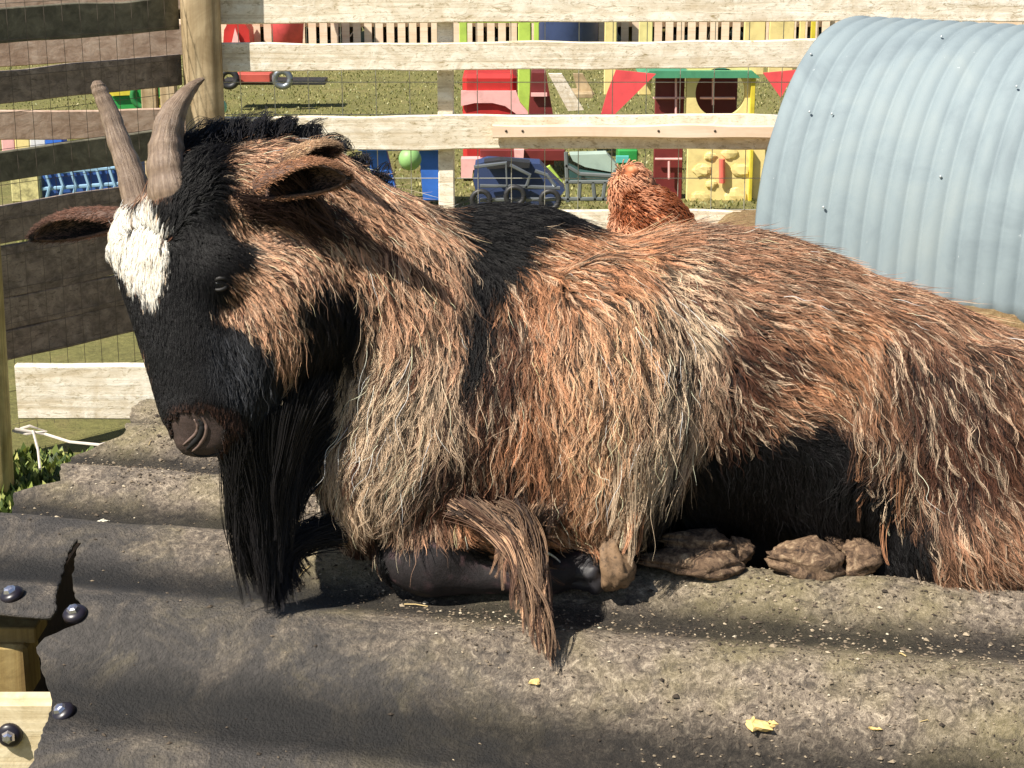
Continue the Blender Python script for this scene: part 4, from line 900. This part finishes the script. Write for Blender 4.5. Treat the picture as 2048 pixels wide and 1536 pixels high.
# ------------------------------------------------ tufts: locks drawn root -> tip
def tuft(name, rows, ncl, nch, col, label=None, K=12, rr=.00035, spread=.004, sag=.0, parent=None, wav=.006, tonev=.3, pinch=0):
    """rows: list of (root polygon px/d list, tip px/d, tip jitter px, mid offset px)"""
    allp = []; allc = []
    for (ra_, tip, jit, midoff, wgt) in rows:
        n_ = int(ncl * wgt); a = rng.random(n_) * (len(ra_) - 1); i = a.astype(int); f = (a - i)[:, None]; ra2 = np.array(ra_, float)
        r0 = ra2[i] * (1 - f) + ra2[np.minimum(i + 1, len(ra_) - 1)] * f; r0[:, :2] += rng.normal(0, 9, (n_, 2)); r0[:, 2] += rng.normal(0, .012, n_)
        frac = rng.beta(2.4, 1.15, n_)[:, None]; tp = np.array(tip, float)[None] + np.concatenate([rng.normal(0, jit, (n_, 2)), rng.normal(0, .006, (n_, 1))], 1)
        tp = r0 + (tp - r0) * (.25 + .75 * frac); mid = (r0 + tp) / 2 + np.array([midoff[0], midoff[1], 0]) + np.concatenate([rng.normal(0, 6, (n_, 2)), np.zeros((n_, 1))], 1)
        mid[:, 0] += pinch * (tip[0] - mid[:, 0])
        s = np.linspace(0, 1, K)[None, :, None]; q = (1 - s) ** 2 * r0[:, None] + 2 * s * (1 - s) * (2 * mid - (r0 + tp) / 2)[:, None] + s * s * tp[:, None]
        c3 = np.stack([(q[..., 0] - 1024) / F * (q[..., 2] + DD), (768 - q[..., 1]) / F * (q[..., 2] + DD), q[..., 2] + DD], -1)
        L_ = np.linalg.norm(c3[:, -1] - c3[:, 0], axis=1)
        c3 += unit(rng.normal(0, 1, (n_, 1, 3))) * (wav * rng.uniform(.2, 1, (n_, 1, 1)) * np.sin(rng.uniform(0, 6, (n_, 1, 1)) + s * rng.uniform(4, 11, (n_, 1, 1)))) * s ** .7
        ch = c3[:, None] + rng.normal(0, spread, (n_, nch, 1, 3)) * (1 - .85 * s[None]) + rng.normal(0, .0004, (n_, nch, K, 3)) * s[None]
        ch = ch.reshape(-1, K, 3); tn = np.repeat(np.exp(rng.normal(0, tonev, n_)), nch)
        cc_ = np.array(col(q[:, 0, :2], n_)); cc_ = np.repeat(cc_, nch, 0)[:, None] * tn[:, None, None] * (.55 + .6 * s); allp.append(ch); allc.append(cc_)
    P_ = np.concatenate(allp); C_ = np.clip(np.concatenate(allc), .004, .9)
    return make_hair(name, P_, C_, np.ones(P_.shape[:2]) * rr * (1 - .8 * np.linspace(0, 1, K) ** 2), parent or goat, label)
blk = lambda p, n_: np.tile(np.array(lin((34, 32, 34))), (n_, 1))
tuft('beard', [([(450, 880, 1.755), (520, 850, 1.765), (600, 800, 1.79), (650, 760, 1.81)], (536, 1214, 1.79), 8, (-8, 10), .5),
               ([(600, 790, 1.79), (650, 780, 1.82), (665, 900, 1.84)], (548, 1130, 1.80), 16, (6, 0), .2),
               ([(460, 900, 1.755), (500, 880, 1.76)], (500, 1190, 1.79), 14, (-26, 10), .12),
               ([(665, 1075, 1.84), (690, 1050, 1.85)], (552, 1225, 1.79), 9, (-30, -26), .13)], 700, 12, blk, pinch=.32)
tuft('elbow_tuft', [([(900, 1010, 1.80), (960, 1020, 1.795), (1050, 1030, 1.80)], (1096, 1318, 1.695), 8, (6, -26), .6), ([(960, 1040, 1.795), (1030, 1050, 1.80)], (1080, 1230, 1.72), 12, (-2, -14), .25),
                    ([(1000, 1020, 1.80), (1130, 1010, 1.81)], (1090, 1135, 1.79), 26, (-40, 20), .25)], 240, 12,
     lambda p, n_: np.where(rng.random((n_, 1)) < .45, np.array([lin((182, 146, 116))]), np.array([lin((86, 62, 48))])) * .8, 'long hanging lock of brown hair at the elbow', wav=.013, tonev=.6, spread=.0030, rr=.00028, pinch=.26)
tuft('chest_fringe', [([(1215, 900, 1.80), (1300, 880, 1.80)], (1254, 1110, 1.80), 16, (8, 0), 1)], 60, 10, lambda p, n_: np.where(rng.random((n_, 1)) < .5, np.array([K_CREAM]), np.array([K_ORANGE])) * .8, 'cream fringe hanging over the folded foreleg')
tuft('belly_fringe', [([(1700, 880, 1.84), (1790, 900, 1.83)], (1740, 985, 1.83), 30, (0, 0), .4), ([(1800, 960, 1.84), (1860, 1000, 1.83)], (1835, 1120, 1.84), 26, (-20, 0), .6)], 90, 8,
     lambda p, n_: np.where(rng.random((n_, 1)) < .5, np.array([K_CREAM]), np.array([K_ORANGE])) * .8, 'pale curly fringe where belly meets thigh')

# ------------------------------------------------ horns
hm_, n, b = newmat('horn'); uv = node(n, 'ShaderNodeUVMap'); mp = node(n, 'ShaderNodeMapping'); mp.inputs['Scale'].default_value = (7, 1.6, 1); n.links.new(uv.outputs[0], mp.inputs[0])
k1 = noise(n, mp.outputs[0], 2.2, 8, .7, .6); co = coords(n, (1, 1, 1), False)
c = ramp(n, k1, [(.28, L(64, 50, 40)), (.45, L(112, 92, 76)), (.6, L(146, 124, 104)), (.78, L(196, 180, 160))])
c = mix(n, .35, c, ramp(n, noise(n, co, 120, 6, .7), [(.3, L(80, 62, 50)), (.7, L(170, 148, 126))])); n.links.new(c, b.inputs['Base Color'])
b.inputs['Roughness'].default_value = .45; bump(n, b, k1, .8, .003)
def catmull(pts, m):
    pts = np.array(pts, float); P0 = np.vstack([2 * pts[0] - pts[1], pts, 2 * pts[-1] - pts[-2]]); out = []
    for t in np.linspace(0, len(pts) - 1 - 1e-6, m):
        i = int(t); u = t - i; a, b_, c_, d = P0[i:i + 4]; out.append(.5 * ((2 * b_) + (-a + c_) * u + (2 * a - 5 * b_ + 4 * c_ - d) * u * u + (-a + 3 * b_ - 3 * c_ + d) * u ** 3))
    return np.array(out)
def horn(pts, seed):
    q = catmull(pts, 60); c3 = [P(a[0], a[1], a[2] + DD) for a in q]; rr_ = [a[3] * (a[2] + DD) / F * (1 + .035 * math.sin(i * 1.05 + seed) + .03 * float(vnoise(i * .8, seed, 3))) for i, a in enumerate(q)]
    n_ = 24; vs = []; u = None; pts_ = [Vector(x) for x in c3]
    for i in range(60):
        t = (pts_[min(i + 1, 59)] - pts_[max(i - 1, 0)]).normalized()
        if u is None: u = (Vector((0, 1, 0)) - t * t.y).normalized()
        else: u = (u - t * u.dot(t)).normalized()
        w_ = t.cross(u)
        for k in range(n_):
            a = 2 * math.pi * k / n_; r_ = rr_[i] * (1 + .05 * math.cos(3 * a + seed) + .05 * float(vnoise(a * 1.5, i * .15, seed)))
            vs.append(pts_[i] + (u * math.cos(a) * 1.15 + w_ * math.sin(a)) * r_)
    fs = [(i * n_ + k, i * n_ + (k + 1) % n_, (i + 1) * n_ + (k + 1) % n_, (i + 1) * n_ + k) for i in range(59) for k in range(n_)] + [tuple(59 * n_ + k for k in range(n_))]
    o = MB().add(vs, fs).build('horn', hm_, goat, True); uvl = o.data.uv_layers.new(name='UVMap')
    for lp in o.data.loops:
        i, k = divmod(lp.vertex_index, n_); uvl.data[lp.index].uv = (abs(k - n_ / 2) / (n_ / 2), i / 59 * 2)
    return o
horn([(372, 455, 1.77, 46), (350, 410, 1.765, 47), (336, 345, 1.765, 41), (334, 290, 1.77, 34), (345, 235, 1.775, 27), (370, 192, 1.78, 17), (392, 168, 1.785, 9), (408, 157, 1.785, 3)], 1)
horn([(300, 470, 1.83, 34), (283, 425, 1.835, 33), (262, 350, 1.84, 27), (240, 290, 1.845, 22), (220, 230, 1.85, 19), (203, 190, 1.85, 16), (196, 172, 1.85, 14), (195, 162, 1.85, 7)], 5)

# ------------------------------------------------ ears
def ear_mesh(root_, tip_, R0, opendir, bend, rootcut=.0, mlt=1.0):
    """a leaf rolled round its long axis, open towards opendir (camera coordinates)"""
    a = C(*root_); b_ = C(*tip_); ax_ = b_ - a; Ln = np.linalg.norm(ax_); t = ax_ / Ln; od = np.array(opendir, float); od = od - t * (od @ t); od /= np.linalg.norm(od); sd_ = np.cross(t, od)
    NS, NT = 30, 22; V = []
    for i in range(NS):
        s = i / (NS - 1); r = R0 * a[2] / F * (.62 + .9 * s - .25 * s * s) * max(0, 1 - s ** 3.2) ** .75 + .0012
        half = math.pi * (.92 - .50 * s); ctr = a + t * Ln * s + np.array([0, 1, 0]) * bend * Ln * math.sin(s * math.pi) + od * r * .0
        for j in range(NT):
            th = -half + 2 * half * j / (NT - 1); V.append(ctr - od * math.cos(th) * r + sd_ * math.sin(th) * r * (1.15))
    V = np.array(V); Fq = [(i * NT + j, i * NT + j + 1, (i + 1) * NT + j + 1, (i + 1) * NT + j) for i in range(NS - 1) for j in range(NT - 1)]
    return V, np.array(Fq), t, NS, NT
em, n, b = newmat('ear_skin'); co = coords(n, (1, 1, 1), False)
n.links.new(ramp(n, noise(n, co, 60, 6, .7), [(.3, L(58, 42, 36)), (.7, L(110, 82, 68))]), b.inputs['Base Color']); b.inputs['Roughness'].default_value = .7
def ear(root_, tip_, R0, od, bend, colo, coli, dark=.55):
    V, Fq, t, NS, NT = ear_mesh(root_, tip_, R0, od, bend); wv = cam2w(V); o = MB().add(wv, [tuple(map(int, q)) for q in Fq]).build('ear', em, goat, True, fix=False)
    md = o.modifiers.new('t', 'SOLIDIFY'); md.thickness = .003; md.offset = 0
    # short coat on both faces
    n_ = 9000; k = rng.integers(0, len(Fq), n_); u = rng.random((n_, 2, 1)); q = V[Fq[k]]; p0 = (q[:, 0] * (1 - u[:, 0]) + q[:, 1] * u[:, 0]) * (1 - u[:, 1]) + (q[:, 3] * (1 - u[:, 0]) + q[:, 2] * u[:, 0]) * u[:, 1]
    nr = unit(np.cross(q[:, 1] - q[:, 0], q[:, 3] - q[:, 0])); cen_ = V.reshape(NS, NT, 3).mean(1)[np.clip(k // (NT - 1), 0, NS - 1)]
    outw = np.sign(((p0 - cen_) * nr).sum(1))[:, None] * nr; side = np.where(rng.random(n_) < .6, 1, -1)[:, None]; nr2 = outw * side
    ss = np.linspace(0, 1, 5)[None, :, None]; ln = rng.uniform(.004, .008, (n_, 1, 1)); dr = unit(t[None] + rng.normal(0, .25, (n_, 3)))
    pts = p0[:, None] + nr2[:, None] * .0012 + (dr[:, None] * ss + nr2[:, None] * .14 * np.sin(ss * 2.2)) * ln
    along = np.clip((k // (NT - 1)) / NS / dark - 1, 0, 1)[:, None] if dark else 0; co_ = np.where(side > 0, np.array([colo]) * (1 - .93 * along), np.array([coli])) * np.exp(rng.normal(0, .35, (n_, 1))); co_ = co_[:, None] * (.5 + .6 * ss)
    make_hair('ear_fur', pts, np.clip(co_, .004, .9), np.ones((n_, 5)) * .00022 * (1 - .6 * ss[..., 0]), o)
    return o
ear((520, 378, 1.742), (693, 357, 1.70), 31, (.10, -.80, -.85), .06, np.array(lin((178, 130, 98))), np.array(K_BLACK) * 1.2)
ear((572, 322, 1.79), (672, 300, 1.77), 20, (.2, -.8, -.6), .0, np.array(lin((206, 170, 136))), np.array(K_DKBR) * .7)
ear((248, 438, 1.85), (66, 478, 1.86), 25, (.1, -.8, -.75), .05, np.array(lin((128, 92, 76))), np.array(K_BLACK) * 1.3)
mane_rows = []
for k_, (x_, y_, dd_) in enumerate(((375, 300, 1.80), (410, 282, 1.81), (455, 272, 1.82), (505, 270, 1.83), (555, 274, 1.84), (605, 284, 1.85), (655, 304, 1.86), (700, 340, 1.87), (740, 372, 1.88))):
    mane_rows.append(([(x_ - 26, y_ + 8, dd_), (x_ + 26, y_ - 2, dd_)], (x_ + 34, y_ - (34 if k_ < 6 else 16), dd_ + .01), 10, (0, -6), 1 / 9))
tuft('mane', mane_rows, 460, 8, blk, wav=.002, tonev=.4)
# dark hair inside/below the near ear, also painting its shadow on the neck, tan ruff round its base
tuft('ear_tuft_and_shadow', [([(470, 400, 1.745), (560, 420, 1.75), (620, 400, 1.76)], (740, 520, 1.80), 28, (0, -8), .6), ([(560, 350, 1.735), (620, 345, 1.735)], (640, 420, 1.765), 20, (0, 0), .4)], 150, 8,
     lambda p, n_: np.tile(np.array(lin((66, 48, 42))), (n_, 1)), 'dark hair falling from the near ear, also standing for its shadow', wav=.003)

# ------------------------------------------------ eye, nostril, mouth
def surf(px, py, push=0.0):
    d0 = np.linspace(1.66, 1.9, 240); p_ = np.stack([(px - 1024) / F * d0, (768 - py) / F * d0, d0], -1); v_ = sdf(p_); i = int(np.argmax(v_ < 0)); return p_[i] if v_[i] < 0 else p_[120]
E0 = surf(440, 568); D0 = E0[2] - DD; R_ = .0085; EYE = E0 + np.array([0, 0, R_ * .55])
o = MB().ell(cam2w(EYE), (R_,) * 3, None, 20, 14).build('eye', m_plain('eye_amber', L(22, 15, 11), .3, .1), goat, True)
MB().ell(cam2w(EYE - np.array([.0015, 0, R_ * .9])), (.0042, .0016, .0018)).build('pupil', m_plain('pupil_black', L(6, 6, 6), .2), o, True)
LID = m_plain('eyelid_skin', L(20, 17, 16), .6)
def arc_tube(px_pts, rr_, name, m, parent=goat):
    q = catmull(px_pts, 18); return MB().tube([P(a[0], a[1], D0 + a[2] + DD) for a in q], [rr_ * (.5 + .5 * math.sin(math.pi * (i + .5) / 18)) for i in range(18)], 8).build(name, m, parent, True)
arc_tube([(424, 572, .003), (433, 559, -.003), (448, 557, -.003), (458, 565, .003)], .0026, 'eyelid', LID)
arc_tube([(424, 572, .003), (434, 580, -.0025), (449, 577, -.0025), (458, 565, .003)], .0021, 'eyelid', LID)
NS_ = m_plain('nose_skin', L(116, 96, 88), .45, .15, 40); NB = m_plain('nostril_black', L(10, 7, 7), .8)
def surf_tube(pxs, rr_, name, m, sink=0.0, nseg=20, parent=goat):
    q = catmull([(a, b_, 0) for a, b_ in pxs], nseg); pts = []
    for a in q:
        c_ = surf(a[0], a[1]); pts.append(cam2w(c_ + np.array([0, 0, sink])))
    return MB().tube(pts, [rr_ * (.35 + .65 * math.sin(math.pi * (i + .5) / nseg)) for i in range(nseg)], 10).build(name, m, parent, True)
surf_tube([(396, 838), (404, 850), (401, 868), (388, 884), (374, 898)], .0038, 'nostril', NB, .0012)
surf_tube([(388, 838), (395, 852), (392, 866), (380, 878), (366, 890)], .0018, 'nostril_rim', NS_, .0002)
surf_tube([(402, 832), (412, 848), (410, 870), (398, 890), (384, 903)], .0022, 'nostril_rim', NS_, .0002)
surf_tube([(470, 816), (473, 830), (468, 846)], .0028, 'lip', m_plain('lip_pink', L(176, 122, 112), .5), .0004)
surf_tube([(384, 906), (400, 912), (425, 910), (452, 900), (474, 872), (482, 848)], .0018, 'mouth', NB, -.0003)

# ------------------------------------------------ hooves
hf, n, b = newmat('hoof_horn'); co = coords(n, (1, 1, 1), False); k1 = noise(n, co, 90, 8, .8, .8)
n.links.new(ramp(n, k1, [(.36, L(34, 24, 18)), (.46, L(98, 76, 58)), (.56, L(146, 120, 94)), (.68, L(200, 176, 144))]), b.inputs['Base Color']); b.inputs['Roughness'].default_value = .7; bump(n, b, k1, 1, .004)
def claw(px, py, d, lx, ly, ld, rot, seed, m=hf, label=None):
    c_ = P(px, py, d + DD); s = (d + DD) / F; mb = MB(); nu, nv = 40, 26; vs = []; fs = []
    R = Matrix.Rotation(rad(rot), 3, 'Y')
    for j in range(nv + 1):
        th = math.pi * j / nv
        for i in range(nu):
            ph_ = 2 * math.pi * i / nu; q = Vector((math.cos(th), math.sin(th) * math.cos(ph_), math.sin(th) * math.sin(ph_)))
            k = 1 + .12 * float(vnoise(q.x * 4 + seed, q.z * 4 + q.y * 3, seed)) + .07 * float(fbm(np.array(q.x * 11 + q.y * 5), np.array(q.z * 13 + q.y * 4), seed)) - .10 * math.exp(-((q.z - .1 - .2 * q.x) / .12) ** 2); taper = 1 - .42 * max(0, -q.x); fl_ = -.55 if q.z < -.55 else q.z
            v_ = Vector((q.x * lx * s * k * (1.25 if q.x < 0 else .9), q.y * ld * s * taper * k, fl_ * ly * s * taper * k)); vs.append(R @ v_ + Vector(c_))
    for j in range(nv):
        for i in range(nu): fs.append((j * nu + i, (j + 1) * nu + i, (j + 1) * nu + (i + 1) % nu, j * nu + (i + 1) % nu))
    o = mb.add(vs, fs).build('hoof', m, goat, True)
    if label: o['label'] = label
    return o
claw(1405, 1088, 1.875, 70, 32, 44, 8, 1); claw(1395, 1126, 1.86, 98, 32, 48, 5, 2); claw(1478, 1104, 1.89, 30, 32, 34, 60, 3)
claw(1622, 1128, 1.855, 76, 54, 52, 12, 4); claw(1716, 1120, 1.86, 38, 56, 42, 74, 5); claw(1680, 1084, 1.875, 26, 18, 24, 20, 8)
hk = m_plain('hoof_black', L(44, 42, 46), .5, .3, 30)
claw(1175, 1150, 1.845, 60, 46, 44, 0, 6, hk)
claw(1224, 1134, 1.822, 58, 46, 42, 82, 7, m_plain('hoof_tan', L(132, 106, 80), .75, .25, 70, dirt=L(44, 34, 28)))

# ------------------------------------------------------------------ hen behind the goat
hn = empty('hen', tuple(PY(1300, 420, 3.2))); tag(hn, 'rust brown feathered hen showing above the goat back before the playhouse', 'hen')
Yn = 2.31
hc = []
def HP(px, py, dy=0): return Vector(PY(px + 4, py + 12, Yn + dy))
s_ = Yn * 1.02 / F
fm, n, b = newmat('rust_feathers'); co = coords(n, (1, 1, 1), False); vo = node(n, 'ShaderNodeTexVoronoi'); vo.inputs['Scale'].default_value = 75; n.links.new(co, vo.inputs['Vector'])
n.links.new(ramp(n, vo.outputs['Distance'], [(.1, L(226, 160, 120)), (.4, L(190, 112, 68)), (.7, L(110, 56, 28))]), b.inputs['Base Color']); b.inputs['Roughness'].default_value = .8
mb = MB(); R = Matrix.Rotation(rad(-14), 3, 'Y')
mb.ell(HP(1310, 500), (88 * s_, 110 * s_, 138 * s_), R, 28, 18, .05, 2); mb.ell(HP(1262, 385, .01), (40 * s_, 40 * s_, 62 * s_), None, 22, 16, .05, 3)
hb_ = mb.build('body', fm, hn, True)
hp = []; hq = []
for (c_, r_, Rr, cnt_) in ((HP(1310, 500), (88 * s_, 110 * s_, 138 * s_), R, 9000), (HP(1262, 385, .01), (40 * s_, 40 * s_, 62 * s_), Matrix.Identity(3), 6000)):
    u = unit(rng.normal(0, 1, (cnt_, 3))); Rn = np.array(Rr); rr_ = np.array(r_); p_ = np.array(c_) + (u * rr_) @ Rn.T; nn = unit((u / rr_) @ Rn.T)
    dn = np.array([.75, 0, -.65]); t = unit(dn - nn * (nn @ dn)[:, None] + rng.normal(0, .12, (cnt_, 3))); l = rng.uniform(.006, .013, (cnt_, 1, 1)); ss = np.linspace(0, 1, 5)[None, :, None]
    hp.append(w2cam((p_[:, None] + (t[:, None] * ss + nn[:, None] * .35 * np.sin(ss * 2.6)) * l).reshape(-1, 3)).reshape(cnt_, 5, 3))
    ring = fbm(p_[:, 0] * 40, p_[:, 2] * 40, 6)[:, None]; cl_ = np.where(ring > .12, np.array([lin((206, 150, 116))]), np.where(ring < -.2, np.array([lin((130, 70, 38))]), np.array([lin((186, 126, 92))])))
    hq.append(cl_[:, None] * np.exp(rng.normal(0, .2, (cnt_, 1, 1))) * (.5 + .6 * ss))
hp = np.concatenate(hp); hq = np.clip(np.concatenate(hq), 0, .9)
make_hair('plumage', hp, hq, np.ones(hp.shape[:2]) * .0007, hn)
mb = MB(); mb.ell(HP(1258, 338), (20 * s_, 20 * s_, 22 * s_), None, 16, 10, .08, 5); mb.build('head', fm, hn, True)
MB().tube([HP(1244, 340), HP(1228, 346)], [6 * s_, 1 * s_], 8).build('beak', m_plain('beak_horn', L(150, 110, 60), .5), hn, True)
for k in (-1, 1): MB().tube([HP(1310, 600, k * .02), Vector((HP(1310, 600).x, Yn + k * .02, float(roof_z(HP(1310, 600).x, Yn))))], .005, 8).build('leg', m_plain('hen_leg', L(190, 150, 70), .6), hn, True)
